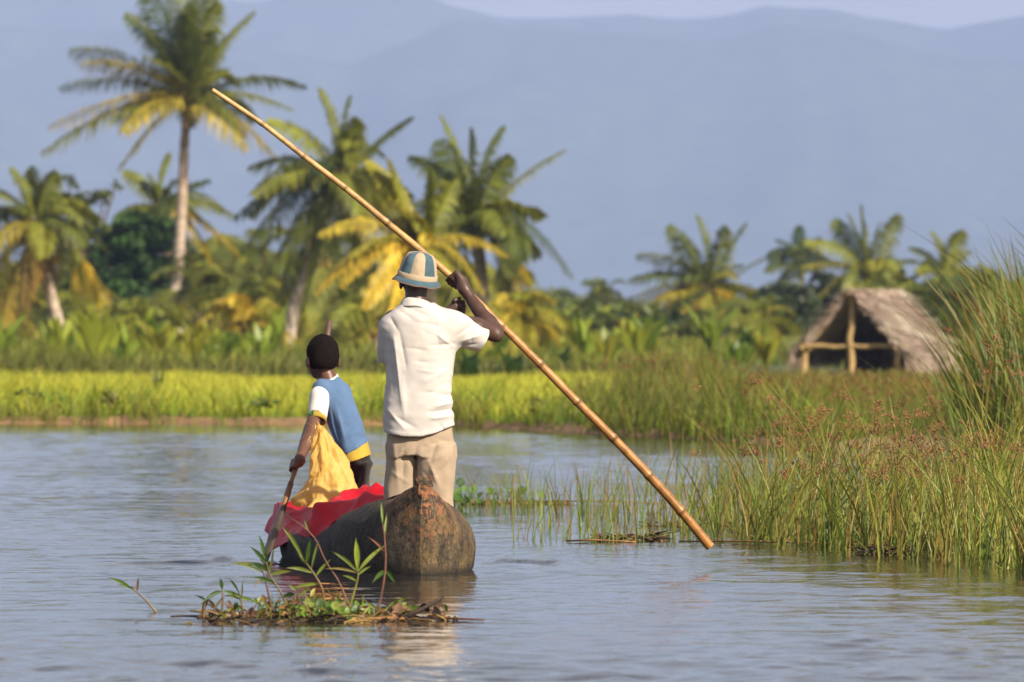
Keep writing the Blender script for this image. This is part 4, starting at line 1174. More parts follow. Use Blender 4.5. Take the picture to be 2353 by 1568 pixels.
# orange bare wood where the crust has flaked near the stem ridge
fl = noise(t, 22.0, 8, 0.75, dist=0.6)
flm = ramp(t, fl, [(0.50, (0, 0, 0)), (0.54, (1.25, 1.25, 1.25))])
ab = N(t, 'ShaderNodeMath', operation='ABSOLUTE'); t.links.new(lx.outputs[0], ab.inputs[0])
zr = N(t, 'ShaderNodeMapRange'); zr.inputs['From Min'].default_value = 0.14; zr.inputs['From Max'].default_value = 0.42; t.links.new(sep.outputs['Z'], zr.inputs['Value'])
xr_ = N(t, 'ShaderNodeMapRange'); xr_.inputs['From Min'].default_value = 0.25; xr_.inputs['From Max'].default_value = 0.03; t.links.new(ab.outputs[0], xr_.inputs['Value'])
mul = N(t, 'ShaderNodeMath', operation='MULTIPLY'); t.links.new(zr.outputs['Result'], mul.inputs[0]); t.links.new(xr_.outputs['Result'], mul.inputs[1])
mul2 = N(t, 'ShaderNodeMath', operation='MULTIPLY'); t.links.new(mul.outputs[0], mul2.inputs[0]); t.links.new(flm, mul2.inputs[1])
yr = N(t, 'ShaderNodeMapRange'); yr.inputs['From Min'].default_value = 0.55; yr.inputs['From Max'].default_value = 0.25; t.links.new(sub.outputs[0], yr.inputs['Value'])
mul3 = N(t, 'ShaderNodeMath', operation='MULTIPLY', use_clamp=True); t.links.new(mul2.outputs[0], mul3.inputs[0]); t.links.new(yr.outputs['Result'], mul3.inputs[1])
col = mixrgb(t, mul3.outputs[0], col, (0.46, 0.19, 0.085))
# pale dried mud scrapes low down
sc2 = ramp(t, noise(t, 13.0, 6, 0.7, dist=0.4), [(0.66, (0, 0, 0)), (0.72, (0.8, 0.8, 0.8))])
sc3 = mixrgb(t, 1.0, sc2, sunside_f, 'MULTIPLY')
col = mixrgb(t, sc3, col, (0.42, 0.30, 0.16))
# waterline stays wet and dark
wl = N(t, 'ShaderNodeMapRange'); wl.inputs['From Min'].default_value = 0.0; wl.inputs['From Max'].default_value = 0.05; t.links.new(sep.outputs['Z'], wl.inputs['Value'])
col = mixrgb(t, wl.outputs['Result'], (0.035, 0.03, 0.022), col)
t.links.new(col, b.inputs['Base Color'])
b.inputs['Roughness'].default_value = 0.72
b.inputs['Specular IOR Level'].default_value = 0.35
bump(t, b, noise(t, 30.0, 9, 0.75), 1.0, 0.022)
HULL = m
canoe = empty('dugout_canoe', BP(2.4, 0, 0))
tag(canoe, 'mud-caked dugout canoe with raised pointed stern, carrying both people', 'canoe')
mbh.build('hull', HULL, canoe)
# stem head: the blunt block at the top of the stern ridge
bm = bmesh.new()
bmesh.ops.create_cube(bm, size=1.0)
bmesh.ops.subdivide_edges(bm, edges=bm.edges[:], cuts=4, use_grid_fill=True)
for v in bm.verts:
    x, y, z = v.co
    tz = z + 0.5
    wdt = 0.062 + 0.026 * tz ** 2
    p = BP(0.035 + y * 0.10 + 0.02 * (1 - tz), x * wdt * 1.0, 0.405 + tz * 0.115)
    p = p + np.array([0.004 * float(vnoise(p[0] * 40, p[1] * 40, p[2] * 40)), 0.004 * float(vnoise(p[1] * 40, p[2] * 40, 2)), 0.006 * float(vnoise(p[0] * 50, 3, p[2] * 30))])
    v.co = p
bmesh.ops.bevel(bm, geom=[e for e in bm.edges if e.calc_face_angle(0) > 1.0], offset=0.008, segments=2, affect='EDGES')
me = bpy.data.meshes.new('stem_head'); bm.to_mesh(me); bm.free()
for p_ in me.polygons: p_.use_smooth = True
link('stem_head', me, canoe, HULL)
# two thwarts across the hull, under the load
for s in (1.55, 3.3):
    mb = MB(); tube(mb, [BP(s, x, 0.15) for x in np.linspace(-0.33, 0.33, 7)], 0.03, 8)
    mb.build('thwart', HULL, canoe)

# ================================================================== MAN
YM = 45.70
def J(x, y, dy=0.0):
    p = P(x, y, YM); p[1] += dy; return p
SKIN = simple('dark_brown_skin', (0.082, 0.043, 0.030), 0.40, 0.22, 25, 0.5, 0.25, 120, 0.002)
def poleP(x, y, Y): return P(x, y, Y)
pole_px = [(488, 207), (600, 283), (695, 357), (790, 430), (888, 511), (985, 590), (1048, 643), (1150, 747), (1240, 836), (1324, 922), (1408, 1006), (1490, 1092), (1562, 1172), (1632, 1257)]
pole_y = np.interp([p[0] for p in pole_px], [488, 1048, 1632], [45.7, 46.06, 46.35])
pole_pts = np.array([P(x, y, yy) for (x, y), yy in zip(pole_px, pole_y)])
pole_pts[4:8] = 0.25 * (np.vstack([pole_pts[3:7]]) + np.vstack([pole_pts[5:9]])) + 0.5 * pole_pts[4:8]
grip_R = pole_pts[6]
F = Field(J(850, 560, -0.30) - 0.05, J(1190, 1345, 0.75) + [0.05, 0, 0], 0.0055) if False else Field((J(850, 0)[0], YM - 0.24, 0.0), (J(1180, 0)[0], YM + 0.56, 1.74), 0.0055)
# legs, feet
for sx_, kx, ax_, hx in ((-1, 918, 912, 930), (1, 1012, 1020, 1000)):
    hip = J(hx, 1020, 0.02); kn = J(kx, 1150, 0.05); kn[2] = 0.46; an = J(ax_, 1280, -0.02); an[2] = 0.10
    F.chain([hip, kn, an], [0.085, 0.055, 0.038], 0.03)
    F.cap(an + [0, 0, -0.04], an + [0.01 * sx_, 0.15, -0.055], 0.036, 0.026, 0.02)
# trunk
F.ell(J(963, 1010, 0.02), (0.155, 0.10, 0.12), 0.05)
F.ell(J(960, 930, 0.015), (0.14, 0.095, 0.20), 0.06)
F.ell(J(957, 810, 0.01), (0.165, 0.10, 0.20), 0.06)
F.cap(J(905, 735, 0.02), J(1030, 735, 0.02), 0.055, 0.055, 0.05)
# neck and head
F.cap(J(957, 715, 0.0), J(955, 655, 0.025), 0.062, 0.056, 0.03)
F.ell(J(957, 628, 0.035), (0.079, 0.098, 0.112), 0.03)
F.ell(J(955, 655, 0.075), (0.060, 0.065, 0.065), 0.03)
F.ell(J(955, 668, 0.10), (0.034, 0.035, 0.028), 0.02)
F.cap(J(956, 632, 0.128), J(956, 645, 0.148), 0.010, 0.015, 0.010)       # nose
F.cap(J(948, 660, 0.128), J(964, 660, 0.128), 0.008, 0.008, 0.006)        # lips
F.cap(J(937, 623, 0.118), J(975, 623, 0.118), 0.011, 0.011, 0.010)        # brow
for ex in (942, 970): F.ell(J(ex, 631, 0.122), (0.013, 0.010, 0.010), 0.004, cut=True); F.ell(J(ex, 631, 0.117), (0.012, 0.012, 0.012), 0.002)
for ex, ey in ((990, 655), (921, 652)):                                    # ears
    F.ell(J(ex, ey, 0.03), (0.011, 0.024, 0.032), 0.006)
    F.ell(J(ex + (6 if ex > 957 else -6), ey, 0.022), (0.006, 0.012, 0.018), 0.003, cut=True)
# right arm: up to the pole
shR, elR, wrR = J(1050, 745, 0.02), J(1136, 764, 0.17), J(1088, 696, 0.27)
F.chain([shR, (shR + elR) / 2, elR], [0.058, 0.056, 0.047], 0.02)
F.chain([elR, elR * 0.7 + wrR * 0.3, wrR * 0.8 + elR * 0.2, wrR], [0.045, 0.047, 0.033, 0.028], 0.02)
F.ell(elR + [0.012, -0.02, -0.02], (0.032, 0.032, 0.03), 0.02)
F.cap(wrR, J(1064, 660, 0.305), 0.028, 0.034, 0.02)
for q in range(4):                                   # fingers over the near side of the pole
    o_ = (q - 1.5) * 9.2
    bx_, by_ = 1047 + 0.73 * o_, 642 + 0.68 * o_
    ln = [0.95, 1.08, 1.0, 0.85][q]
    kn_ = J(bx_ + 11, by_ - 7, 0.312)
    F.cap(J(1066, 664, 0.30), kn_, 0.026, 0.0135, 0.014)
    F.chain([kn_, J(bx_ - 3 * ln, by_ + 3 * ln, 0.322), J(bx_ - 11 * ln, by_ + 11 * ln, 0.350), J(bx_ - 7 * ln, by_ + 9 * ln, 0.378)], [0.0125, 0.0115, 0.0105, 0.009], 0.005)
F.chain([J(1070, 668, 0.32), J(1066, 640, 0.345), J(1058, 634, 0.375), J(1046, 632, 0.388)], [0.018, 0.0135, 0.012, 0.010], 0.008)
# left arm: bent across the chest, hand at the pole below the right hand
pl = pole_pts[6] * 0.45 + pole_pts[7] * 0.55
shL, elL, wrL = J(897, 748, 0.02), J(905, 815, 0.20), J(1018, 724, 0.33)
F.chain([shL, (shL + elL) / 2, elL], [0.056, 0.054, 0.046], 0.02)
F.chain([elL, elL * 0.6 + wrL * 0.4, wrL], [0.045, 0.046, 0.030], 0.02)
hd = J(1046, 704, 0.34)
F.cap(wrL, hd, 0.028, 0.030, 0.02)
for q in range(4):
    kx = J(1052, 692 + q * 8.4, 0.335 + 0.004 * q)
    F.chain([hd + [0, 0, (1.5 - q) * 0.014], kx, J(1066 - 1.5 * abs(q - 1.2), 694 + q * 8.0, 0.345), J(1069 - 2 * abs(q - 1.2), 697 + q * 7.6, 0.375)], [0.014, 0.0105, 0.0095, 0.008], 0.005)
F.chain([hd + [-0.01, 0, 0.02], J(1043, 690, 0.31), J(1056, 685, 0.315)], [0.016, 0.012, 0.009], 0.006)
man = link('person', F.mesh('person', 1), None, SKIN)
tag(man, 'man in a cream shirt and patchwork hat, standing in the canoe holding the pole', 'person')

# shirt
def cloth(name, c, rough=0.85, var=0.10, scale=6, bscale=900, stain=None):
    m, t, b = newmat(name)
    c = np.array(c)
    col = ramp(t, noise(t, scale, 8, 0.68), [(0.3, tuple(c * (1 - var))), (0.7, tuple(np.minimum(c * (1 + var), 0.9)))])
    if stain: col = mixrgb(t, ramp(t, noise(t, 4.0, 5, 0.65), [(0.52, (0, 0, 0)), (0.75, (0.6, 0.6, 0.6))]), col, stain)
    t.links.new(col, b.inputs['Base Color'])
    b.inputs['Roughness'].default_value = rough
    b.inputs['Specular IOR Level'].default_value = 0.15
    b.inputs['Sheen Weight'].default_value = 0.15
    bump(t, b, noise(t, 130.0, 4, 0.6), 0.25, 0.0025)
    return m
SHIRT = cloth('worn_cream_cotton', (0.595, 0.56, 0.53), stain=(0.49, 0.43, 0.375))
def crease(F, x0, y0, x1, y1, wd, amp, back=True, YC=None):
    """a fold running between two photo points on the back of the cloth; amp > 0 raises it"""
    YC = YM if YC is None else YC
    p, q = P(x0, y0, YC), P(x1, y1, YC)
    lo = np.minimum(p, q) - 4 * wd; hi = np.maximum(p, q) + 4 * wd
    lo[1] = YC - 0.3; hi[1] = YC + 0.06
    sl, x, y, z = F.block(lo, hi)
    bx, bz = q[0] - p[0], q[2] - p[2]; L2 = bx * bx + bz * bz
    tq = ((x - p[0]) * bx + (z - p[2]) * bz) / L2
    tc_ = np.clip(tq, 0, 1)
    d2 = (x - p[0] - bx * tc_) ** 2 + (z - p[2] - bz * tc_) ** 2
    fade = np.sin(np.pi * np.clip(tc_ * 0.9 + 0.05, 0, 1)) ** 0.7
    F.D[sl] -= (amp * np.exp(-1.25 * np.sqrt(d2 + 4e-6) / wd) * fade + 0 * y).astype(np.float32)
F = Field((J(845, 0)[0], YM - 0.26, 0.66), (J(1150, 0)[0], YM + 0.34, 1.50), 0.0055)
tab = []
for y, xl, xr, yc, hb_ in [(696, 926, 992, 0.01, 0.066), (706, 914, 1010, 0.01, 0.084), (715, 893, 1042, 0.01, 0.10), (728, 882, 1056, 0.01, 0.115), (750, 878, 1057, 0.01, 0.125), (790, 882, 1050, 0.01, 0.135), (835, 886, 1043, 0.01, 0.138), (880, 886, 1037, 0.01, 0.138),
                           (930, 881, 1040, 0.01, 0.142), (965, 877, 1044, 0.01, 0.147), (1000, 884, 1046, 0.01, 0.148), (1030, 886, 1046, 0.01, 0.148)]:
    a_, c_ = J(xl, y), J(xr, y)
    tab.append((a_[2], a_[0], c_[0], YM + yc, hb_))
F.sections(tab, 0.0, 2.35)
sl0, sl1 = J(1040, 752, 0.01), J(1122, 786, 0.15)
F.cap(sl0, sl1, 0.088, 0.073, 0.05)
F.cap(J(898, 752, 0.015), J(890, 842, 0.09), 0.068, 0.056, 0.03)
x, y, z = F.grid()
F.D += (0.0035 * vnoise(x * 7, y * 7, z * 11) + 0.0016 * vnoise(x * 22 + z * 14, y * 20, z * 36) + 0.002 * vnoise(x * 20 - z * 9, y * 14, z * 8)).astype(np.float32)
for a_ in [(905, 770, 925, 940, 0.016, 0.010), (893, 770, 905, 900, 0.012, -0.004), (918, 760, 935, 850, 0.010, -0.006), (1045, 800, 1000, 765, 0.012, 0.007), (1048, 790, 985, 795, 0.012, -0.007), (1052, 770, 1090, 745, 0.010, -0.007),
           (1060, 785, 1105, 770, 0.010, 0.008), (1058, 795, 1100, 790, 0.009, -0.007), (1075, 745, 1085, 790, 0.010, -0.005), (930, 705, 985, 728, 0.010, -0.007), (940, 700, 1000, 715, 0.009, 0.006), (915, 712, 950, 735, 0.009, -0.005),
           (1040, 925, 1000, 935, 0.012, 0.012), (1044, 940, 985, 948, 0.011, -0.012), (1040, 955, 990, 962, 0.013, 0.012), (1042, 905, 1010, 912, 0.010, -0.007), (1020, 880, 960, 925, 0.014, -0.005), (1030, 850, 975, 880, 0.014, 0.005),
           (935, 800, 985, 806, 0.008, -0.005), (950, 830, 1000, 834, 0.008, -0.004), (960, 850, 1010, 858, 0.009, 0.004), (905, 955, 960, 985, 0.014, -0.006), (890, 940, 930, 985, 0.012, 0.007), (970, 900, 1020, 905, 0.009, -0.004),
           (925, 860, 930, 960, 0.014, 0.005), (1000, 740, 1010, 800, 0.014, -0.004), (1010, 975, 1030, 1000, 0.012, -0.007), (950, 740, 1020, 750, 0.010, -0.004), (898, 730, 915, 760, 0.010, -0.006)]:
    crease(F, *a_[:5], a_[5] * 1.5)
F.shell(0.020)
# sleeve mouths and hem
def cutlocal(F, lo, hi, pt, nrm):
    sl, x, y, z = F.block(lo, hi)
    n_ = unit(nrm)
    F.D[sl] = np.maximum(F.D[sl], ((x - pt[0]) * n_[0] + (y - pt[1]) * n_[1] + (z - pt[2]) * n_[2]).astype(np.float32))
cutlocal(F, (J(1072, 0)[0], YM - 0.3, 0.9), (J(1200, 0)[0], YM + 0.5, 1.5), J(1112, 780, 0.10), np.array([0.80, 0.40, -0.42]))
cutlocal(F, (J(840, 0)[0], YM - 0.3, 1.005), (J(884, 0)[0], YM + 0.5, 1.25), J(880, 834, 0.0), np.array([-0.02, 0.0, -1.0]))
x, y, z = F.grid()
hz = 1.3 - (np.interp(((x - 0) * FPX / YM + CX), [870, 893, 930, 965, 1000, 1046], [985, 997, 1003, 1004, 996, 977]) - HY) * YM / FPX
F.D -= (0.0025 * (1 - smooth(0.018, 0.024, z - hz)) * (np.abs(F.D) < 0.05) * (z - hz > -0.02)).astype(np.float32)
F.D = np.maximum(F.D, (hz - z + 0 * y + 0.003 * vnoise(x * 14, y * 14, 2.0)).astype(np.float32))
sx0 = J(955, 700)
F.ell(J(956, 692, 0.012), (0.070, 0.070, 0.05), 0.01, cut=True)
shirt = link('shirt', F.mesh('shirt', 1), man, SHIRT)
# turned-down collar
mb = MB()
na = 40
aa = np.linspace(0, 2 * np.pi, na, endpoint=False)
prof = [(0.064, 1.424), (0.067, 1.444), (0.073, 1.448), (0.081, 1.434), (0.092, 1.408), (0.097, 1.398), (0.090, 1.400), (0.078, 1.424)]
V = []
for rr, z in prof:
    for a in aa:
        tiltz = -0.030 * math.sin(a) * 0.5 - 0.012 * math.cos(a)
        w_ = 1 + 0.03 * math.sin(5 * a + 1) + 0.02 * math.sin(9 * a)
        V.append(J(957, 0, 0.012)[:2].tolist() + [0])
        V[-1] = [J(957, 0)[0] + math.cos(a) * rr * w_ * 1.02, YM + 0.012 + math.sin(a) * rr * w_, z + tiltz + (0.004 * math.sin(3 * a) if rr > 0.085 else 0)]
k = len(prof)
Fq = [[i_ * na + j_, i_ * na + (j_ + 1) % na, ((i_ + 1) % k) * na + (j_ + 1) % na, ((i_ + 1) % k) * na + j_] for i_ in range(k) for j_ in range(na)]
mb.add(V, Fq)
mb.build('collar', SHIRT, shirt)

# trousers
TROU = cloth('beige_twill', (0.42, 0.325, 0.235), var=0.16, stain=(0.32, 0.235, 0.16))
F = Field((J(860, 0)[0], YM - 0.24, 0.03), (J(1075, 0)[0], YM + 0.24, 0.86), 0.0065)
def leg(rows, k):
    tab = []
    for y, xl, xr, yc, hb_ in rows:
        a_, c_ = J(xl, y), J(xr, y); tab.append((a_[2], a_[0], c_[0], YM + yc, hb_))
    F.sections(tab, k, 2.2)
leg([(965, 892, 1038, 0.015, 0.12), (1000, 891, 1043, 0.015, 0.125), (1030, 889, 1045, 0.015, 0.128), (1050, 888, 1046, 0.015, 0.128)], 0.0)
leg([(1020, 888, 972, 0.03, 0.115), (1060, 886, 966, 0.035, 0.112), (1100, 884, 960, 0.04, 0.105), (1150, 882, 952, 0.04, 0.10), (1240, 884, 944, 0.03, 0.085), (1300, 888, 938, 0.02, 0.075)], 0.012)
leg([(1020, 958, 1046, 0.0, 0.118), (1060, 956, 1046, -0.005, 0.115), (1100, 956, 1044, 0.0, 0.108), (1150, 962, 1042, 0.0, 0.10), (1240, 976, 1040, 0.0, 0.085), (1300, 984, 1038, 0.0, 0.075)], 0.012)
x, y, z = F.grid()
F.D += (0.0045 * vnoise(x * 10, y * 10, z * 18) + 0.004 * vnoise(x * 24, y * 24, z * 8)).astype(np.float32)
for a_ in [(958, 1015, 950, 1120, 0.018, -0.012), (965, 1030, 1000, 1020, 0.012, -0.008), (960, 1055, 1020, 1040, 0.012, 0.008), (905, 1010, 915, 1120, 0.016, 0.008), (930, 1020, 925, 1120, 0.014, -0.009), (1030, 1010, 1035, 1100, 0.014, -0.007),
           (985, 1060, 1010, 1120, 0.014, 0.014), (1005, 1010, 985, 1075, 0.012, -0.010), (1020, 1045, 975, 1065, 0.012, 0.010), (940, 1015, 905, 1060, 0.012, 0.009), (955, 1035, 915, 1090, 0.012, -0.009), (900, 1085, 940, 1110, 0.010, 0.008), (1035, 1060, 1000, 1095, 0.012, -0.009), (970, 1080, 995, 1110, 0.012, -0.007), (895, 1060, 950, 1050, 0.010, -0.006), (1000, 1005, 1040, 1020, 0.012, -0.006)]:
    crease(F, *a_)
F.shell(0.024)
F.plane((0, 0, 0.10), (0, 0, -1))
link('trousers', F.mesh('trousers', 1), man, TROU)

# hat of eight cloth panels
HATC = cloth('faded_cream_canvas', (0.47, 0.365, 0.25), var=0.15, stain=(0.36, 0.26, 0.15)); HATB = cloth('faded_teal_canvas', (0.070, 0.125, 0.155), var=0.35, stain=(0.13, 0.18, 0.19))
hat_c = J(958, 641, 0.03)
hat_rot = Matrix.Rotation(R(9.5), 3, 'Y') @ Matrix.Rotation(R(7), 3, 'X')
def hatp(r_, a, z): return np.array(hat_rot @ Vector((math.cos(a) * r_, math.sin(a) * r_ * 1.12, z))) + hat_c
hat = empty('hat', hat_c); hat.parent = man
# hat is a child of the person: its own pieces hang under it
hprof = [(0.104, 0.004), (0.101, 0.03), (0.094, 0.06), (0.086, 0.09), (0.077, 0.116), (0.064, 0.135), (0.038, 0.144), (0.004, 0.146)]
pr_z = np.array(hprof)
def hat_link(name, mb, mat):
    o = mb.build(name, mat, None); o.parent = hat; o.matrix_parent_inverse = Matrix.Translation(-Vector(hat_c)); return o
for k in range(8):
    a0 = -math.pi / 2 - math.pi / 8 + k * math.pi / 4
    mb = MB(); na = 9
    V = []
    tz = np.linspace(0, 1, 22)
    rr = np.interp(tz, np.linspace(0, 1, 8), pr_z[:, 0]); zz = np.interp(tz, np.linspace(0, 1, 8), pr_z[:, 1])
    for inn in (0, 1):
        for i_ in range(22):
            for j_ in range(na):
                f_ = j_ / (na - 1)
                puff = 0.006 * math.sin(math.pi * f_) * math.sin(math.pi * min(1, tz[i_] * 1.1)) + 0.0035 * float(vnoise(a0 * 3 + f_ * 5, tz[i_] * 9, 2.0)) * math.sin(math.pi * f_)
                V.append(hatp(rr[i_] + puff - 0.004 * inn, a0 + f_ * math.pi / 4, zz[i_] - 0.003 * inn))
    n1 = 22 * na
    Fq = []
    for i_ in range(21):
        for j_ in range(na - 1):
            q = i_ * na + j_
            Fq += [[q, q + 1, q + na + 1, q + na], [n1 + q, n1 + q + na, n1 + q + na + 1, n1 + q + 1]]
    mb.add(V, Fq)
    hat_link('crown_panel', mb, HATC if k % 2 == 0 else HATB)
def hatring(name, prof, mat, wob=0.0):
    mb = MB(); na = 56; V = []
    for r_, z in prof:
        for j_ in range(na):
            a = 2 * math.pi * j_ / na
            q = (r_ - 0.105) / 0.03
            V.append(hatp(r_ * (1 + 0.0), a, z + wob * max(0, q) * (0.005 * math.sin(2 * a + 0.6) + 0.003 * math.sin(5 * a + 2) + 0.002 * math.sin(9 * a))))
    k_ = len(prof)
    mb.add(V, [[i_ * na + j_, i_ * na + (j_ + 1) % na, ((i_ + 1) % k_) * na + (j_ + 1) % na, ((i_ + 1) % k_) * na + j_] for i_ in range(k_) for j_ in range(na)])
    hat_link(name, mb, mat)
hatring('band', [(0.108, 0.000), (0.1095, 0.006), (0.1075, 0.032), (0.1055, 0.033), (0.104, 0.0)], HATC)
hatring('brim', [(0.106, 0.006), (0.113, 0.003), (0.122, -0.008), (0.130, -0.019), (0.1305, -0.023), (0.127, -0.022), (0.119, -0.012), (0.106, 0.000)], HATB, 1.0)
hatring('brim_edge', [(0.1285, -0.0170), (0.1325, -0.0205), (0.1325, -0.0245), (0.1285, -0.0245)], cloth('frayed_brown_hem', (0.16, 0.10, 0.075)), 1.0)

# ================================================================== BAMBOO POLE
m, t, b = newmat('bamboo')
at = N(t, 'ShaderNodeAttribute', attribute_name='Col')
v = ramp(t, noise(t, 17, 7, 0.7), [(0.32, (0.55, 0.47, 0.36)), (0.5, (0.95, 0.93, 0.88)), (0.7, (1.3, 1.3, 1.2))])
t.links.new(mixrgb(t, 1.0, at.outputs['Color'], v, 'MULTIPLY'), b.inputs['Base Color'])
b.inputs['Roughness'].default_value = 0.38; b.inputs['Specular IOR Level'].default_value = 0.45
BAMBOO = m
dense = spline(pole_pts, 400)
seglen = np.concatenate([[0], np.cumsum(np.linalg.norm(np.diff(dense, axis=0), axis=1))])
nodes_px = [(600, 283), (695, 357), (790, 430), (888, 511), (990, 594), (1068, 662), (1152, 749), (1240, 836), (1325, 922), (1408, 1006), (1490, 1092), (1564, 1174)]
px = CX + dense[:, 0] * FPX / dense[:, 1]
node_s = [float(np.interp(n_[0], px, seglen)) for n_ in nodes_px]
Ltot = seglen[-1]
prad = np.interp(seglen / Ltot, [0, 0.35, 1.0], [0.0125, 0.018, 0.0262])
colr = np.tile(np.array([0.56, 0.35, 0.145]), (400, 1))
frac = (seglen / Ltot)[:, None]
colr = colr * (1 - frac) + np.array([0.36, 0.165, 0.040]) * frac
for ns_ in node_s:
    d = seglen - ns_
    prad = prad * (1 + 0.16 * np.exp(-(d / 0.010) ** 2))
    colr = colr * (1 - 0.62 * np.exp(-((d - 0.008) / 0.009) ** 2))[:, None]
    colr = colr * (1 - 0.22 * np.exp(-((d + 0.04) / 0.035) ** 2))[:, None]
pole_o = empty('bamboo_pole', pole_pts[6])
tag(pole_o, 'long jointed bamboo pole slanting across the picture in the man\'s hands', 'pole')
mb = MB(); tube(mb, dense, prad, 14, colr, cap=False)
mb.build('culm', BAMBOO, pole_o)
for e, dr in ((0, -1), (-1, 1)):                                 # cut ends: pale rim round a dark bore
    tdir = unit(dense[1] - dense[0]) if e == 0 else unit(dense[-1] - dense[-2])
    mb = MB(); c0 = dense[e]; r_ = prad[e]
    tube(mb, [c0 - dr * tdir * 0.004, c0 + dr * tdir * 0.001, c0 + dr * tdir * 0.0015, c0 - dr * tdir * 0.01], [r_ * 0.99, r_ * 0.97, r_ * 0.6, r_ * 0.55], 14, np.array([[0.6, 0.42, 0.2], [0.6, 0.42, 0.2], [0.25, 0.15, 0.07], [0.03, 0.02, 0.015]]))
    mb.build('cut_end', BAMBOO, pole_o)

# ================================================================== PADDLE
m, t, b = newmat('wet_worn_wood')
at = N(t, 'ShaderNodeAttribute', attribute_name='Col')
v = ramp(t, noise(t, 18, 6, 0.65, stretch=(1, 1, 0.25)), [(0.3, (0.55, 0.52, 0.5)), (0.7, (1.3, 1.28, 1.2))])
t.links.new(mixrgb(t, 1.0, at.outputs['Color'], v, 'MULTIPLY'), b.inputs['Base Color'])
b.inputs['Roughness'].default_value = 0.5
bump(t, b, noise(t, 40, 5, stretch=(1, 1, 0.2)), 0.4, 0.004)
PADW = m
pad_px = [(757, 737, 48.22), (748, 800, 48.12), (728, 900, 47.93), (704, 985, 47.77), (684, 1060, 47.62), (664, 1125, 47.49), (650, 1172, 47.39)]
pad_pts = np.array([P(*q) for q in pad_px])
paddle = empty('paddle', pad_pts[-1])
tag(paddle, 'wooden paddle dipping into the water in the boy\'s hands', 'paddle')
mb = MB()
dp = spline(pad_pts, 60)
tl = np.linspace(0, 1, 60)
pc_ = np.array([0.105, 0.062, 0.056])[None] * (1 - tl[:, None]) + np.array([0.28, 0.135, 0.048])[None] * tl[:, None]
rad = 0.0150 + 0.002 * np.sin(tl * 23) + 0.002 * vnoise(tl * 14, 0, 0)
for q in (0.42, 0.80): rad = rad + 0.005 * np.exp(-((tl - q) / 0.015) ** 2); pc_ = pc_ * (1 - 0.4 * np.exp(-((tl - q) / 0.02) ** 2))[:, None]
tube(mb, dp, rad, 10, pc_)
mb.build('shaft', PADW, paddle)
# blade: a narrow hewn board seen nearly edge-on
b0, b1 = P(652, 1165, 47.41), P(592, 1330, 46.95)
bd = unit(b1 - b0); bw = unit(np.cross(bd, [0.15, -1.0, 0.2])); bn = np.cross(bd, bw)
wv = unit(bw * 0.55 + bn * 0.85); tn = np.cross(bd, wv)
V, Fq = [], []
n = 14
for i_ in range(n):
    f_ = i_ / (n - 1); c = b0 + (b1 - b0) * f_
    hw = 0.018 + 0.014 * float(smooth(0.0, 0.4, f_)) * (1 - 0.3 * float(smooth(0.8, 1, f_))); th = 0.017 - 0.006 * f_
    for a in np.linspace(0, 2 * np.pi, 10, endpoint=False):
        V.append(c + wv * hw * math.cos(a) + tn * th * math.sin(a))
for i_ in range(n - 1):
    for j_ in range(10): Fq.append([i_ * 10 + j_, i_ * 10 + (j_ + 1) % 10, (i_ + 1) * 10 + (j_ + 1) % 10, (i_ + 1) * 10 + j_])
mb = MB(); mb.add(V, Fq, (0.075, 0.058, 0.045))
mb.build('blade', PADW, paddle)

# ================================================================== BOY
YB = 47.90
def K(x, y, dy=0.0):
    p = P(x, y, YB); p[1] += dy; return p
SKIN2 = simple('brown_skin', (0.135, 0.062, 0.037), 0.40, 0.2, 25, 0.5, 0.2, 120, 0.002)
F = Field((K(655, 0)[0], YB - 0.42, 0.02), (K(880, 0)[0], YB + 0.50, 1.30), 0.0055)
for hx, kx, ax_, dk in ((815, 800, 815, 0.06), (834, 836, 836, 0.0)):
    hip = K(hx, 1050, 0); kn = K(kx, 1150, dk + 0.05); kn[2] = 0.34; an = K(ax_, 1250, -0.05); an[2] = 0.10
    F.chain([hip, kn, an], [0.036, 0.034, 0.026], 0.02); F.cap(an + [0, 0, -0.03], an + [-0.02, 0.12, -0.045], 0.03, 0.022, 0.02)
F.ell(K(822, 1035, 0.0), (0.050, 0.05, 0.05), 0.02)
F.cap(K(818, 1025, 0.01), K(775, 915, 0.06), 0.055, 0.06, 0.03)
F.cap(K(745, 905, 0.03), K(788, 900, 0.12), 0.038, 0.036, 0.03)
F.cap(K(762, 895, 0.07), K(745, 850, 0.08), 0.050, 0.050, 0.03)                # neck
hc = K(741, 812, 0.085)
F.ell(hc, (0.084, 0.098, 0.096), 0.02, rz=0.35)
fd = unit([-0.45, 0.89, -0.10]); fr = unit([0.89, 0.45, 0.0])                    # face direction and the boy's right
def FP(f, r_, u): return hc + fd * f + fr * r_ + np.array([0, 0, u])
F.ell(FP(0.048, 0, -0.066), (0.062, 0.064, 0.066), 0.03, rz=0.47)
F.ell(FP(0.070, 0, -0.112), (0.030, 0.030, 0.026), 0.02)
F.cap(FP(0.100, 0, -0.015), FP(0.114, 0, -0.040), 0.009, 0.014, 0.010)
F.cap(FP(0.102, -0.016, -0.066), FP(0.102, 0.016, -0.066), 0.009, 0.009, 0.006)
F.cap(FP(0.088, -0.045, 0.008), FP(0.088, 0.045, 0.008), 0.009, 0.009, 0.010)
for e in (-0.032, 0.032): F.ell(FP(0.096, e, -0.012), (0.012, 0.010, 0.009), 0.004, cut=True); F.ell(FP(0.088, e, -0.012), (0.011, 0.011, 0.011), 0.002)
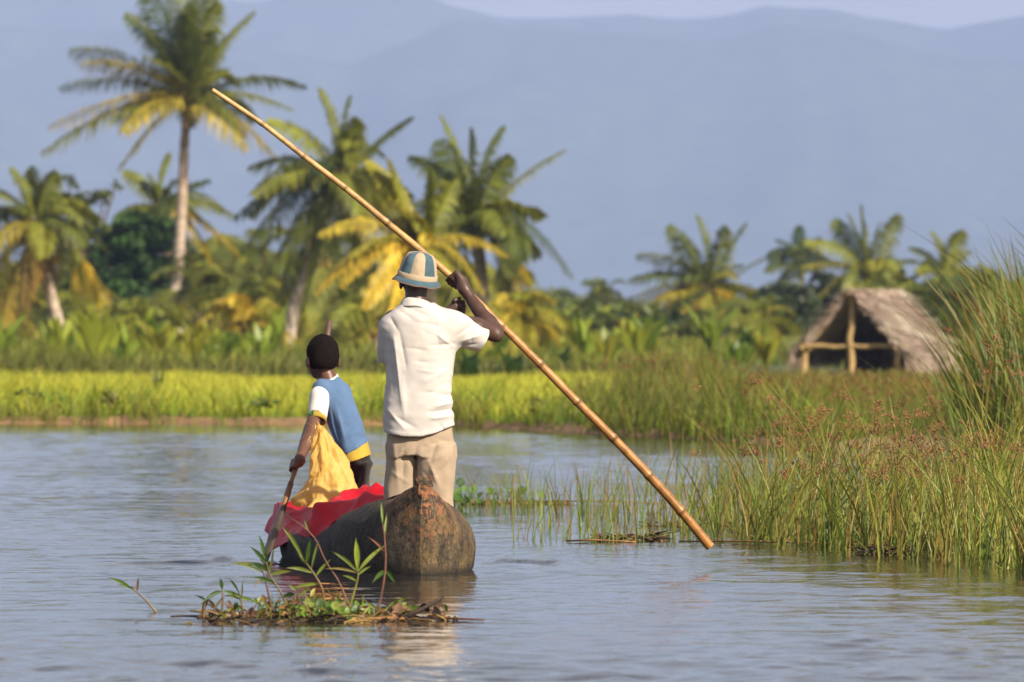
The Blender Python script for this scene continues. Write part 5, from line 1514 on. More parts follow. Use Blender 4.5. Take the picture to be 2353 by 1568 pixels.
for e, f_ in ((-0.092, 0.005), (0.092, 0.0)):                                      # ears
    F.ell(FP(f_ - 0.006, e, -0.050), (0.014, 0.022, 0.034), 0.006, rz=0.35)
    F.ell(FP(f_ - 0.016, e * 1.16, -0.048), (0.006, 0.010, 0.016), 0.003, rz=0.35, cut=True)
# left arm down to the paddle
gp = P(680, 1072, 47.60)
shL, elL, wrL = K(734, 912, 0.02), K(714, 1000, -0.17), K(692, 1052, -0.33)
F.chain([shL, elL], [0.043, 0.036], 0.02)
F.chain([elL, elL * 0.65 + wrL * 0.35, wrL], [0.036, 0.037, 0.026], 0.015)
grip(F, gp, pad_pts[3] - pad_pts[5], (0.35, -0.85, 0.2), wrL, 0.021, (-0.9, -0.2, -0.3), r=0.0085, spacing=0.018)
# right arm forward to the top of the shaft
shR, elR = K(786, 908, 0.13), K(782, 930, 0.27)
gp2 = dp[14]; wrR = gp2 + np.array([0.03, 0.0, -0.05])
F.chain([shR, elR], [0.036, 0.032], 0.02); F.chain([elR, wrR], [0.034, 0.023], 0.015)
grip(F, gp2, pad_pts[0] - pad_pts[2], (0.8, 0.3, -0.3), wrR, 0.021, (-0.2, 1, 0), r=0.0085, spacing=0.018)
boy = link('person', F.mesh('person', 1), None, SKIN2)
tag(boy, 'boy in a blue vest with white sleeves, leaning over his paddle in the canoe', 'person')
# hair: close-cropped curls
HAIR = simple('tight_black_curls', (0.008, 0.0055, 0.0048), 0.9, 0.5, 90, 0.12, 0.5, 220, 0.004)
F = Field(hc - 0.14, hc + 0.14, 0.004)
F.ell(hc + [0.0, -0.004, 0.006], (0.0905, 0.106, 0.103), 0.0, rz=0.35)
F.ell(hc + np.array([0.004, -0.03, -0.040]), (0.082, 0.078, 0.068), 0.03, rz=0.35)
x, y, z = F.grid()
F.D += (0.0014 * vnoise(x * 150, y * 150, z * 150) + 0.002 * vnoise(x * 40, y * 40, z * 40) + 0.003 * vnoise(x * 16, y * 16, z * 16)).astype(np.float32)
# hairline: over the brow, round the ears, down to the nape
hl = 0.006 * vnoise(x * 60, y * 60, z * 60) + ((x - hc[0]) * fd[0] + (y - hc[1]) * fd[1]) * 1.15 - 0.058 - (z - hc[2]) * 0.35
F.D = np.maximum(F.D, hl.astype(np.float32))
low = (hc[2] - 0.088) - z + 0.006 * vnoise(x * 70, y * 70, 1.0)
F.D = np.maximum(F.D, (low + 0.6 * np.maximum(((x - hc[0]) * fd[0] + (y - hc[1]) * fd[1]) + 0.005, 0)).astype(np.float32))
for e in (-0.088, 0.088): F.ell(FP(0.012, e, -0.055), (0.02, 0.026, 0.036), 0.004, rz=0.35, cut=True)
link('hair', F.mesh('hair', 0), boy, HAIR)
# vest
VEST = cloth('faded_blue_jersey', (0.095, 0.170, 0.310), var=0.14, stain=(0.14, 0.21, 0.34)); WHITE = cloth('white_jersey', (0.74, 0.71, 0.66), var=0.06); YELLOW = cloth('yellow_jersey', (0.44, 0.31, 0.045), var=0.25, stain=(0.30, 0.20, 0.04)); DGREEN = cloth('green_stripe', (0.03, 0.16, 0.05))
def torso(F, rows, p=2.3, grow=0.0):
    tab = []
    for y, xl, xr, yc, hb_ in rows:
        a_, c_ = K(xl, y), K(xr, y); tab.append((a_[2], a_[0] - grow, c_[0] + grow, YB + yc, hb_ + grow))
    F.sections(tab, 0.0, p)
vest_rows = [(866, 740, 776, 0.085, 0.045), (874, 732, 786, 0.08, 0.06), (886, 722, 798, 0.075, 0.078), (905, 722, 808, 0.07, 0.09), (935, 738, 819, 0.06, 0.098), (970, 751, 832, 0.045, 0.102), (1000, 762, 842, 0.03, 0.105), (1030, 774, 852, 0.015, 0.108), (1065, 786, 860, 0.0, 0.11), (1085, 790, 862, 0.0, 0.11)]
F = Field((K(690, 0)[0], YB - 0.20, 0.42), (K(885, 0)[0], YB + 0.28, 1.08), 0.005)
torso(F, vest_rows)
F.cap(K(742, 898, 0.035), K(735, 915, 0.02), 0.062, 0.058, 0.03)
F.cap(K(782, 902, 0.11), K(784, 912, 0.13), 0.054, 0.054, 0.03)
x, y, z = F.grid()
F.D += (0.0035 * vnoise(x * 12, y * 12, z * 22) + 0.0035 * vnoise(x * 26 + z * 12, y * 20, z * 9)).astype(np.float32)
for a_ in [(762, 940, 780, 1010, 0.010, -0.0144), (772, 930, 795, 1020, 0.010, 0.0096), (800, 985, 822, 965, 0.010, -0.0096), (790, 1010, 830, 985, 0.010, 0.0096), (800, 1022, 845, 1000, 0.009, -0.006), (765, 890, 790, 920, 0.012, -0.004), (752, 925, 756, 970, 0.008, -0.008), (815, 940, 835, 1000, 0.012, 0.004)]:
    crease(F, *a_, YC=YB)
F.shell(0.016)
xp = x * FPX / YB + CX
hzv = 1.3 - (np.interp(xp, [760, 790, 820, 850, 870], [1060, 1047, 1032, 1012, 1002]) - HY) * YB / FPX
F.D = np.maximum(F.D, (hzv - z + 0 * y).astype(np.float32))
F.ell(K(752, 862, 0.08), (0.055, 0.06, 0.042), 0.008, cut=True)
vest = link('vest', F.mesh('vest', 1), boy, VEST)
# yellow shirt tail below the vest
F = Field((K(745, 0)[0], YB - 0.20, 0.42), (K(885, 0)[0], YB + 0.20, 0.80), 0.005)
torso(F, vest_rows, grow=-0.007)
x, y, z = F.grid(); xp = x * FPX / YB + CX
F.D += (0.003 * vnoise(x * 16, y * 16, z * 9)).astype(np.float32)
F.shell(0.010)
hzv = 1.3 - (np.interp(xp, [760, 790, 820, 850, 870], [1082, 1066, 1058, 1046, 1040]) - HY) * YB / FPX
F.D = np.maximum(F.D, (hzv - z + 0 * y).astype(np.float32)); hzt = 1.3 - (np.interp(xp, [760, 790, 820, 850, 870], [1060, 1047, 1032, 1012, 1002]) - HY) * YB / FPX + 0.012
F.D = np.maximum(F.D, (z - hzt + 0 * y).astype(np.float32))
link('shirt_tail', F.mesh('shirt_tail', 1), boy, YELLOW)
# sleeves with striped cuffs
def sleeve(p, q, r0, r1, arm):
    F = Field(np.minimum(p, q) - 0.12, np.maximum(p, q) + 0.12, 0.005)
    F.cap(p, q, r0, r1, 0.0)
    x, y, z = F.grid(); F.D += (0.003 * vnoise(x * 20, y * 20, z * 20)).astype(np.float32)
    F.shell(0.009)
    d = unit(q - p); e = q - d * 0.012
    F.plane(e, d)
    o = link('sleeve', F.mesh('sleeve', 1), boy, WHITE)
    mb = MB()
    u = unit(np.cross(d, [0, 1, 0])); v_ = np.cross(d, u)
    V = []; na = 30
    cs = p + (q - p) * 0.62
    prof = [(e - d * 0.036, r1 + 0.0035), (e + d * 0.004, r1 + 0.005), (e + d * 0.004, r1 - 0.006), (e - d * 0.03, r1 - 0.006)]
    for c, r_ in prof:
        for a in np.linspace(0, 2 * np.pi, na, endpoint=False): V.append(c + r_ * (u * math.cos(a) + v_ * math.sin(a)))
    mb.add(V, [[i_ * na + j_, i_ * na + (j_ + 1) % na, ((i_ + 1) % 4) * na + (j_ + 1) % na, ((i_ + 1) % 4) * na + j_] for i_ in range(4) for j_ in range(na)])
    cf = mb.build('cuff', YELLOW, o)
    # two green stripes on the cuff
    cd_ = np.array([-0.5, -0.85, 0.0]); a_mid = math.atan2(cd_ @ v_, cd_ @ u)
    for off in (-0.15, 0.17):
        mb = MB(); V = []
        for rr in (r1 + 0.002, r1 + 0.0075):
            for c in (e - d * 0.034, e + d * 0.002):
                for a in (a_mid + off - 0.075, a_mid + off + 0.075): V.append(c + rr * (u * math.cos(a) + v_ * math.sin(a)))
        mb.add(V, [[0, 1, 3, 2], [4, 6, 7, 5], [0, 4, 5, 1], [2, 3, 7, 6], [0, 2, 6, 4], [1, 5, 7, 3]])
        mb.build('cuff_stripe', DGREEN, o)
sleeve(K(735, 912, 0.0), K(728, 970, -0.09), 0.060, 0.050, 0)
sleeve(K(784, 910, 0.14), K(781, 924, 0.25), 0.048, 0.046, 1)
# white neckband
mb = MB(); na = 40; V = []
cn = K(754, 873, 0.08); tq = Matrix.Rotation(R(-22), 3, 'Y') @ Matrix.Rotation(R(14), 3, 'X')
for i_ in range(na):
    a = 2 * math.pi * i_ / na
    for k in range(8):
        bq = 2 * math.pi * k / 8
        rr = 0.055 + 0.006 * math.cos(bq)
        V.append(np.array(tq @ Vector((rr * math.cos(a), rr * math.sin(a), 0.013 * math.sin(bq)))) + cn)
mb.add(V, [[i_ * 8 + k, ((i_ + 1) % na) * 8 + k, ((i_ + 1) % na) * 8 + (k + 1) % 8, i_ * 8 + (k + 1) % 8] for i_ in range(na) for k in range(8)])
mb.build('neckband', WHITE, vest)
# trousers
BLACK = cloth('black_cotton', (0.022, 0.019, 0.018), var=0.3)
F = Field((K(765, 0)[0], YB - 0.20, 0.05), (K(890, 0)[0], YB + 0.25, 0.72), 0.006)
def legb(rows, k):
    tab = []
    for y, xl, xr, yc, hb_ in rows:
        a_, c_ = K(xl, y), K(xr, y); tab.append((a_[2], a_[0], c_[0], YB + yc, hb_))
    F.sections(tab, k, 2.1)
legb([(1036, 802, 846, 0.005, 0.07), (1050, 801, 849, 0.005, 0.075), (1066, 799, 852, 0.005, 0.085)], 0.0)
legb([(1064, 792, 836, 0.03, 0.085), (1090, 788, 832, 0.05, 0.08), (1130, 784, 828, 0.07, 0.075), (1190, 790, 826, 0.03, 0.065), (1250, 800, 828, -0.02, 0.05)], 0.03)
legb([(1064, 818, 857, -0.01, 0.085), (1080, 820, 853, -0.01, 0.08), (1115, 822, 846, 0.0, 0.075), (1190, 822, 848, 0.0, 0.065), (1250, 826, 850, -0.03, 0.05)], 0.03)
x, y, z = F.grid()
F.D += (0.005 * vnoise(x * 16, y * 16, z * 14)).astype(np.float32)
crease(F, 835, 1050, 822, 1115, 0.010, -0.012, YC=YB); crease(F, 845, 1050, 838, 1110, 0.008, 0.010, YC=YB)
F.plane((0, 0, 0.12), (0, 0, -1))
link('trousers', F.mesh('trousers', 1), boy, BLACK)

# ================================================================== LOAD: tarpaulin and sack
m, t, b = newmat('red_tarpaulin')
geo = t.nodes.new('ShaderNodeNewGeometry')
c1 = ramp(t, noise(t, 9.0, 6, 0.6), [(0.3, (0.42, 0.003, 0.012)), (0.7, (0.60, 0.007, 0.022))])
dust = ramp(t, noise(t, 5.0, 6, 0.6), [(0.52, (0, 0, 0)), (0.72, (0.3, 0.3, 0.3))])
c1 = mixrgb(t, dust, c1, (0.34, 0.10, 0.13))
c2 = mixrgb(t, geo.outputs['Backfacing'], c1, (0.20, 0.07, 0.09))
t.links.new(c2, b.inputs['Base Color'])
b.inputs['Roughness'].default_value = 0.45; b.inputs['Specular IOR Level'].default_value = 0.28
vr = N(t, 'ShaderNodeTexVoronoi', Scale=8.0); tcv = t.nodes.new('ShaderNodeTexCoord'); t.links.new(tcv.outputs['Object'], vr.inputs['Vector'])
bump(t, b, vr.outputs['Distance'], 0.35, 0.03)
TARP = m
NU, NV = 110, 150
U_ = np.linspace(0, 1, NU); V_ = np.linspace(0, 1, NV)
UU, VV = np.meshgrid(U_, V_)
S = 1.05 + 2.75 * VV + 0.06 * np.sin(UU * 9) + 0.04 * vnoise(UU * 8, 1.0, 2.0)
wg = np.interp(S, ST, SW) * 0.80
g = np.interp(S, ST, SG)
hang = 0.035 + 0.065 * smooth(2.2, 2.8, S) * (1 - 0.3 * smooth(3.3, 3.8, S)) + 0.025 * vnoise(S * 4, 3.0, 1.0)
arc = UU * (2 * wg + hang + 0.04)                # distance from the right gunwale
lat = np.where(arc < 2 * wg, wg - arc, -wg - 0.06 * (1 - np.exp(-(arc - 2 * wg) / 0.05)) - 0.12 * (arc - 2 * wg))
crown = np.clip(1 - (lat / (wg + 1e-6)) ** 2, 0, 1) ** 0.8
heap = 0.05 + 0.115 * smooth(1.1, 1.7, S) * (1 - 0.35 * smooth(2.0, 2.6, S)) - 0.05 * smooth(2.9, 3.7, S)
Z = g + 0.015 + heap * crown
Z = np.where(arc > 2 * wg, g + 0.015 - 0.92 * (arc - 2 * wg), Z)
# folds: ridges running diagonally across the sheet, crumples on top
rid = 1 - np.abs(vnoise(S * 2.5 + lat * 2.6, lat * 2.0 - S * 0.6, 4.0))
rid2 = 1 - np.abs(vnoise(S * 6.0 - lat * 5.0, lat * 5.0 + S, 9.0))
rid3 = 1 - np.abs(vnoise(S * 11.0 + lat * 7.0, lat * 10.0 - S * 2, 14.0))
fold = 0.13 * (rid ** 3 - 0.42) + 0.028 * (rid2 ** 4 - 0.35) + 0.010 * (rid3 ** 4 - 0.35) + 0.008 * vnoise(S * 16, lat * 16, 1.0)
inner_f = smooth(0.0, 0.10, arc)
Z = Z + fold * inner_f * np.where(arc > 2 * wg, 0.35, 0.9)
lat = lat - 0.03 * smooth(2.0, 2.8, S) * smooth(0.5, 0.8, UU) - np.where(arc > 2 * wg - 0.05, 0.6 * np.maximum(fold, -0.02) + 0.05 * np.maximum(0, vnoise(S * 5, arc * 3, 6.0)), 0) - 0.05 * np.exp(-((S - 3.05) / 0.35) ** 2) * smooth(0.45, 0.9, UU)
Z = np.maximum(Z, np.where(lat > -wg + 0.02, g - 0.02, -1))
S = S + 0.25 * fold
W = BOAT_STERN[None, None] + S[..., None] * BA + lat[..., None] * BR + Z[..., None] * np.array([0, 0, 1.0])
i = np.arange(NV - 1)[:, None] * NU + np.arange(NU - 1)[None, :]
Ft = np.stack([i, i + NU, i + NU + 1, i + 1], -1).reshape(-1, 4)
tarp = link('tarpaulin', mesh_np('tarpaulin', W.reshape(-1, 3), Ft), None, TARP)
sm_ = tarp.modifiers.new('smooth', 'SMOOTH'); sm_.factor = 0.5; sm_.iterations = 2
so = tarp.modifiers.new('thick', 'SOLIDIFY'); so.thickness = 0.006; so.offset = -1
tag(tarp, 'crumpled red plastic tarpaulin spread over the load in the canoe', 'tarpaulin')

YS = 47.35
def L_(x, y, dy=0.0):
    p = P(x, y, YS); p[1] += dy; return p
m, t, b = newmat('yellow_woven_plastic')
cY = ramp(t, noise(t, 11.0, 6, 0.6), [(0.3, (0.84, 0.50, 0.09)), (0.7, (0.94, 0.68, 0.24))])
wvn = t.nodes.new('ShaderNodeTexWave'); wvn.inputs['Scale'].default_value = 90; wvn.inputs['Distortion'].default_value = 1.5
tcn = t.nodes.new('ShaderNodeTexCoord'); t.links.new(tcn.outputs['Object'], wvn.inputs['Vector'])
t.links.new(cY, b.inputs['Base Color'])
b.inputs['Roughness'].default_value = 0.55; b.inputs['Specular IOR Level'].default_value = 0.35
tr = t.nodes.new('ShaderNodeBsdfTranslucent'); t.links.new(cY, tr.inputs['Color'])
msx = t.nodes.new('ShaderNodeMixShader'); msx.inputs['Fac'].default_value = 0.4
t.links.new(b.outputs['BSDF'], msx.inputs[1]); t.links.new(tr.outputs['BSDF'], msx.inputs[2])
t.links.new(msx.outputs['Shader'], t.nodes['Material Output'].inputs['Surface'])
bump(t, b, noise(t, 40, 5), 0.3, 0.006)
SACK = m
rows_s = [(981, 729, 741, 0.012), (990, 722, 750, 0.03), (1004, 716, 764, 0.05), (1020, 714, 775, 0.065), (1045, 714, 787, 0.08), (1075, 714, 800, 0.095), (1100, 714, 812, 0.11), (1120, 705, 824, 0.14), (1136, 692, 836, 0.18), (1150, 682, 850, 0.21), (1166, 680, 852, 0.22)]
ry_ = np.array([q[0] for q in rows_s], float)
NT, NZ = 150, 90
vz = np.linspace(981, 1166, NZ); th = np.linspace(0, 2 * np.pi, NT, endpoint=False)
TH, VZ = np.meshgrid(th, vz)
ac = lambda j: np.interp(VZ, ry_, [q[j] for q in rows_s])
s_ = YS / FPX
xc_ = ((ac(1) + ac(2)) / 2 - CX) * s_; ha = (ac(2) - ac(1)) / 2 * s_; hb2 = ac(3)
def tri(u): return 2 * np.abs(2 * (u - np.floor(u + 0.5))) - 1
def lin2(u, v, seed, per=None):
    """bilinear lattice noise: flat facets with sharp creases"""
    rr_ = np.random.default_rng(seed).uniform(-1, 1, (64, 64)); ui = np.floor(u).astype(int); vi = np.floor(v).astype(int); fu, fv = u - ui, v - vi
    g_ = lambda a_, b_: rr_[(ui + a_) % (per or 64), (vi + b_) % 64]
    lo = np.where(fu + fv < 1, g_(0, 0) + fu * (g_(1, 0) - g_(0, 0)) + fv * (g_(0, 1) - g_(0, 0)), g_(1, 1) + (1 - fu) * (g_(0, 1) - g_(1, 1)) + (1 - fv) * (g_(1, 0) - g_(1, 1)))
    return lo
f_ = (VZ - 981) / 185
un = TH / (2 * np.pi)
pl_ = 0.10 * tri(un * 7 + 0.25 * np.sin(f_ * 5) + 0.15) + 0.07 * tri(un * 11 + 0.5 + 0.6 * f_)
fac = 0.30 * lin2(un * 9 + f_ * 0.0, f_ * 4.2 + 0.3, 3, 9) + 0.15 * lin2(un * 18, f_ * 9, 8, 18) + 0.06 * lin2(un * 42, f_ * 20, 5, 42) + 0.10 * np.maximum(0, tri(un * 14 + 0.8 * f_) - 0.55)
mod = 1 + (pl_ * (0.5 + 0.6 * f_) + fac) * smooth(0.0, 0.12, f_) * np.where(np.abs(np.cos(TH)) > 0.85, 0.55, 1.0)
W = np.stack([xc_ + ha * np.cos(TH) * mod, YS + 0.02 + hb2 * np.sin(TH) * mod, CAM_H - (VZ + 5 * lin2(un * 9, f_ * 6, 12, 9) - HY) * s_], -1)
i = np.arange(NZ - 1)[:, None] * NT; j = np.arange(NT)[None, :]; j2 = (j + 1) % NT
Fs = np.stack([i + j, i + NT + j, i + NT + j2, i + j2], -1).reshape(-1, 4)
sack = link('sack', mesh_np('sack', W.reshape(-1, 3), Fs), None, SACK)
tag(sack, 'yellow woven sack with frayed peak, on the tarpaulin in front of the boy', 'sack')
mb = MB()
n = 90
e = rng.random(n)
rootp = np.where((e < 0.45)[:, None], np.array([L_(734, 990, -0.02)]) + rng.normal(0, 0.014, (n, 3)) * [1, 1, 0.6], 0)
rows_ = [L_(716, y, -0.02) for y in np.linspace(1000, 1120, 40)] + [L_(x, 1150 - (x - 684) * 0.0, -0.12) for x in np.linspace(682, 740, 30)]
pick = rng.integers(0, len(rows_), n)
rootp = np.where((e < 0.45)[:, None], rootp, np.array(rows_)[pick] + rng.normal(0, 0.006, (n, 3)))
tip = np.where((e < 0.45)[:, None], rng.normal(0, 1, (n, 3)) * [0.030, 0.02, 0.016] + [-0.008, 0, 0.012], rng.normal(0, 1, (n, 3)) * [0.012, 0.01, 0.012] + [-0.012, -0.01, -0.008])
blades(mb, rootp, tip, np.full(n, 0.005), np.tile([0.80, 0.52, 0.14], (n, 1)), 3, 1.5)
o = mb.build('frayed_threads', SACK, sack, smooth=False); o['kind'] = 'stuff'

# ================================================================== NEAR REEDS
REED = leafmat('reed_blade', 0.30, 0.45, 0.35, 0.22, 3.0)
def reed_tips(n, h, lean_mu, lean_sd):
    return np.stack([rng.normal(lean_mu, lean_sd, n) * h, rng.normal(0, lean_sd, n) * h, h], -1)
RC = np.array([(0.065, 0.120, 0.024), (0.11, 0.175, 0.03), (0.20, 0.26, 0.036), (0.08, 0.135, 0.024), (0.26, 0.25, 0.05), (0.28, 0.18, 0.06), (0.20, 0.22, 0.035), (0.30, 0.26, 0.06)])
RT = np.array([(0.16, 0.23, 0.03), (0.26, 0.30, 0.04), (0.36, 0.27, 0.06), (0.14, 0.20, 0.03), (0.36, 0.20, 0.06), (0.24, 0.30, 0.035)])
def front_y(px):                      # nearest water depth of the reed bed at a picture column
    yy = np.interp(px, [1450, 1650, 1800, 2000, 2353, 2700], [1215, 1245, 1268, 1285, 1318, 1345]); return CAM_H * FPX / (yy - HY)
def make_reeds(mb, n, pxr, depth, hfun, width, dens=None, lean=(0.13, 0.16), seg=4):
    px = rng.uniform(*pxr, n); dy = rng.random(n) ** 0.9 * depth
    if dens is not None:
        k = rng.random(n) < dens(px, dy); px, dy = px[k], dy[k]
    n = len(px)
    Y = front_y(px) + dy + 0.5 * fbm(px * 0.01, dy * 0.3, 3.0, 3); X = (px - CX) * Y / FPX
    # gather into tufts
    cx_ = np.round(X / 0.16) * 0.16; X = X + (cx_ - X) * rng.uniform(0, 0.75, n)
    h = hfun(px, dy) * rng.uniform(0.55, 1.12, n)
    root = np.stack([X, Y, np.full(n, -0.06)], -1)
    h = h * np.clip(1 + 0.45 * fbm(X * 1.3, Y * 0.6, 12.0, 3), 0.5, 1.5)
    lx_ = 0.22 * fbm(X * 1.6, Y * 0.8, 21.0, 3)
    tip = reed_tips(n, h, *lean); tip[:, 0] += lx_ * h
    ci = rng.integers(0, len(RC), n)
    tuft = 1 + 0.35 * fbm(X * 1.8, Y * 1.2, 7.0, 3)
    c = RC[ci] * rng.uniform(0.75, 1.25, (n, 1)) * tuft[:, None]
    tcol = RT[rng.integers(0, len(RT), n)] * rng.uniform(0.75, 1.2, (n, 1))
    blades(mb, root, tip, width * rng.uniform(0.6, 1.5, n), c, seg, 1.8, tcol, az=rng.normal(0, 0.5, n))
    return root, tip, h
mb = MB()
hf = lambda px, dy: np.interp(px, [1600, 1750, 1900, 2100, 2353], [0.48, 0.66, 0.80, 0.92, 1.02]) * (1 - 0.02 * dy)
dn = lambda px, dy: smooth(1580, 1900, px + dy * 6) * np.clip(0.75 + 0.9 * fbm(px * 0.012, dy * 0.35, 8.0, 3), 0.12, 1)
root, tip, h = make_reeds(mb, 4800, (1560, 2560), 9.0, hf, 0.0076, dn, (0.10, 0.27))
make_reeds(mb, 560, (1600, 2560), 7.0, hf, 0.012, dn, (0.12, 0.40))
# fallen, bent and dead straws
make_reeds(mb, 420, (1620, 2560), 5.0, lambda px, dy: np.full(len(px), 0.45), 0.007, dn, (0.2, 0.75))
make_reeds(mb, 160, (1650, 2560), 3.0, lambda px, dy: np.full(len(px), 0.22), 0.012, dn, (0.0, 1.3))
o = mb.build('reed_bed', REED, None, smooth=False)
tag(o, 'thick green and straw-coloured reed bed standing in the water, right foreground', 'reeds', kind='stuff')
# flowering sedge stalks: the ones that stand out, each its own plant
def sedge_head(mb, p, size, c):
    nb = random.randint(5, 9)
    for q in range(nb):
        d = unit(np.array([random.gauss(0.1, 0.7), random.gauss(0, 0.7), random.uniform(-0.2, 1.0)]))
        L = size * random.uniform(0.5, 1.15)
        e = p + d * L
        tube(mb, [p, e], [0.0018, 0.0012], 3, np.array(c) * 0.8, cap=False)
        seedheads(mb, [e], 6, size * 0.36, [c])
k = np.nonzero((h > 0.42))[0]
k = k[rng.permutation(len(k))[:280]]
for q in k:
    b_ = root[q]; hh = h[q] * random.uniform(0.95, 1.12)
    tp = b_ + np.array([tip[q][0] * random.uniform(0.8, 1.5), tip[q][1], hh])
    mb = MB()
    sp = bez(b_, b_ + [0.02, 0, hh * 0.6], tp, 7)
    tube(mb, sp, np.linspace(0.0042, 0.0022, 7), 4, np.array(random.choice([(0.08, 0.11, 0.025), (0.14, 0.14, 0.03), (0.2, 0.12, 0.045)])), cap=False)
    sedge_head(mb, tp, random.uniform(0.034, 0.072), np.array([0.31, 0.155, 0.072]) * random.uniform(0.7, 1.35))
    o = mb.build('flowering_sedge', SEEDM if 'SEEDM' in globals() else globals().setdefault('SEEDM', colmat('sedge_stalk', 0.75, 0.2, 0.3, 30)), None)
    tag(o, 'slender sedge stalk topped by a rust-brown seed head, in the right-hand reed bed', 'sedge', 'flowering sedge stalks in the reed bed')
# tall grass on the bank at the right edge
mb = MB()
n = 2600
px = rng.uniform(2120, 2700, n); Y = rng.uniform(60, 78, n); X = (px - CX) * Y / FPX
kk = px > 2290 - 110 * rng.random(n) ** 2
px, Y, X = px[kk], Y[kk], X[kk]; n = len(X)
h_ = np.interp(px, [2120, 2200, 2260, 2353, 2700], [0.9, 1.15, 1.5, 1.9, 2.1]) * rng.uniform(0.6, 1.05, n)
root2 = np.stack([X, Y, ground_z(X, Y) - 0.05], -1)
tip2 = np.stack([rng.normal(-0.10, 0.22, n) * h_, rng.normal(0, 0.2, n) * h_, h_], -1)
GC = np.array([(0.055, 0.095, 0.018), (0.09, 0.14, 0.022), (0.07, 0.11, 0.02), (0.14, 0.17, 0.03)])
GT = np.array([(0.13, 0.18, 0.025), (0.20, 0.22, 0.03), (0.30, 0.17, 0.05), (0.11, 0.16, 0.025)])
blades(mb, root2, tip2, rng.uniform(0.012, 0.030, n), GC[rng.integers(0, 4, n)] * rng.uniform(0.7, 1.3, (n, 1)), 5, 1.9, GT[rng.integers(0, 4, n)])
o = mb.build('tall_grass', REED, None, smooth=False)
tag(o, 'tall arching green grass on the bank at the right edge', 'grass', kind='stuff')

# separate tufts standing in the open water between the canoe and the reed bed
def tuft(px, py, n, h, wd, label, sprd=0.10, lean=(0.05, 0.28), dead=0.2, heads=0, group=None):
    Y = CAM_H * FPX / (py - HY); X = (px - CX) * Y / FPX
    root = empty('reed_tuft', (X, Y, 0)); tag(root, label, 'reeds', group)
    r0 = np.stack([X + rng.normal(0, sprd, n), Y + rng.normal(0, sprd * 2, n), np.full(n, -0.05)], -1)
    hh = h * rng.uniform(0.35, 1.1, n)
    tp = reed_tips(n, hh, *lean)
    isd = (rng.random(n) < dead)[:, None]
    c = np.where(isd, np.array([0.24, 0.14, 0.06]), RC[rng.integers(0, 4, n)]) * rng.uniform(0.8, 1.3, (n, 1))
    tc_ = np.where(isd, np.array([0.32, 0.20, 0.09]), RT[rng.integers(0, len(RT), n)])
    for q in range(n):
        mb = MB()
        blades(mb, r0[q:q + 1], tp[q:q + 1], np.array([wd * random.uniform(0.6, 1.4)]), c[q:q + 1], 4, 1.8, tc_[q:q + 1], az=rng.normal(0, 0.5, 1))
        mb.build('blade', REED, root, smooth=False)
T = 'reed tufts in open water'
for a in [(1135, 1172, 26, 0.26, 0.007, 'low reed tuft just right of the canoe stern', .16), (1195, 1165, 22, 0.30, 0.007, 'thin reed tuft, second one right of the canoe stern', .14), (1215, 1242, 7, 0.34, 0.008, 'lone pair of bent reeds standing in clear water right of the canoe', .05),
          (1255, 1175, 30, 0.34, 0.007, 'green reed tuft below the sedge belt, left of the pole', .18), (1310, 1238, 14, 0.30, 0.008, 'sparse upright reed tuft in clear water left of the pole foot', .08), (1340, 1180, 26, 0.34, 0.007, 'reed tuft with brown straws, mid-water', .2),
          (1405, 1245, 22, 0.36, 0.008, 'fan-shaped reed tuft with arching blades near the debris heap', .07), (1440, 1185, 34, 0.40, 0.007, 'dense reed tuft behind the fan-shaped one', .2), (1480, 1240, 18, 0.30, 0.008, 'reed tuft growing out of the floating debris', .08),
          (1520, 1190, 30, 0.40, 0.007, 'leaning reed tuft just left of the pole shaft', .2), (1560, 1235, 20, 0.32, 0.008, 'short reed tuft below the pole shaft', .1), (1600, 1195, 40, 0.44, 0.007, 'thick reed tuft right behind the pole end', .2),
          (1665, 1240, 36, 0.46, 0.008, 'reed tuft directly right of the pole end', .16), (1720, 1225, 46, 0.52, 0.008, 'big reed tuft at the left end of the reed bed', .22), (1290, 1205, 16, 0.26, 0.007, 'small scattered reed tuft in mid-water', .2), (1700, 1110, 30, 0.5, 0.009, 'reed tuft at the far waterline right of the pole', .3),
          (1790, 1130, 50, 0.6, 0.009, 'tall reed tuft rising behind the reed bed', .4)]:
    tuft(a[0], a[1], int(a[2] * 1.6) + 2, a[3] * 1.35, 0.0062, a[5], sprd=a[6] * 1.25, group=T)
# floating debris, hyacinth and straws
PLANT = leafmat('hyacinth_leaf', 0.2, 0.55, 0.3, 0.2, 8)
DEBRIS = colmat('wet_debris', 0.6, 0.35, 0.35, 20, 0.5, 40, 0.005)
def wp(px, py, z=0.0):
    Y = CAM_H * FPX / (py - HY); return np.array([(px - CX) * Y / FPX, Y, z])
def round_leaf(mb, c, r_, nrm, col):
    nrm = unit(nrm); u = unit(np.cross(nrm, [0.2, 1, 0.1])); v_ = np.cross(nrm, u)
    a = np.linspace(0, 2 * np.pi, 9, endpoint=False)
    ring = np.asarray(c) + r_ * (np.cos(a)[:, None] * u * 0.85 + np.sin(a)[:, None] * v_) + nrm * (0.18 * r_ * np.cos(2 * a))[:, None]
    mb.add(np.vstack([np.asarray(c)[None] - nrm * 0.12 * r_, ring]), [[0, 1 + q, 1 + (q + 1) % 9] for q in range(9)], np.array(col))
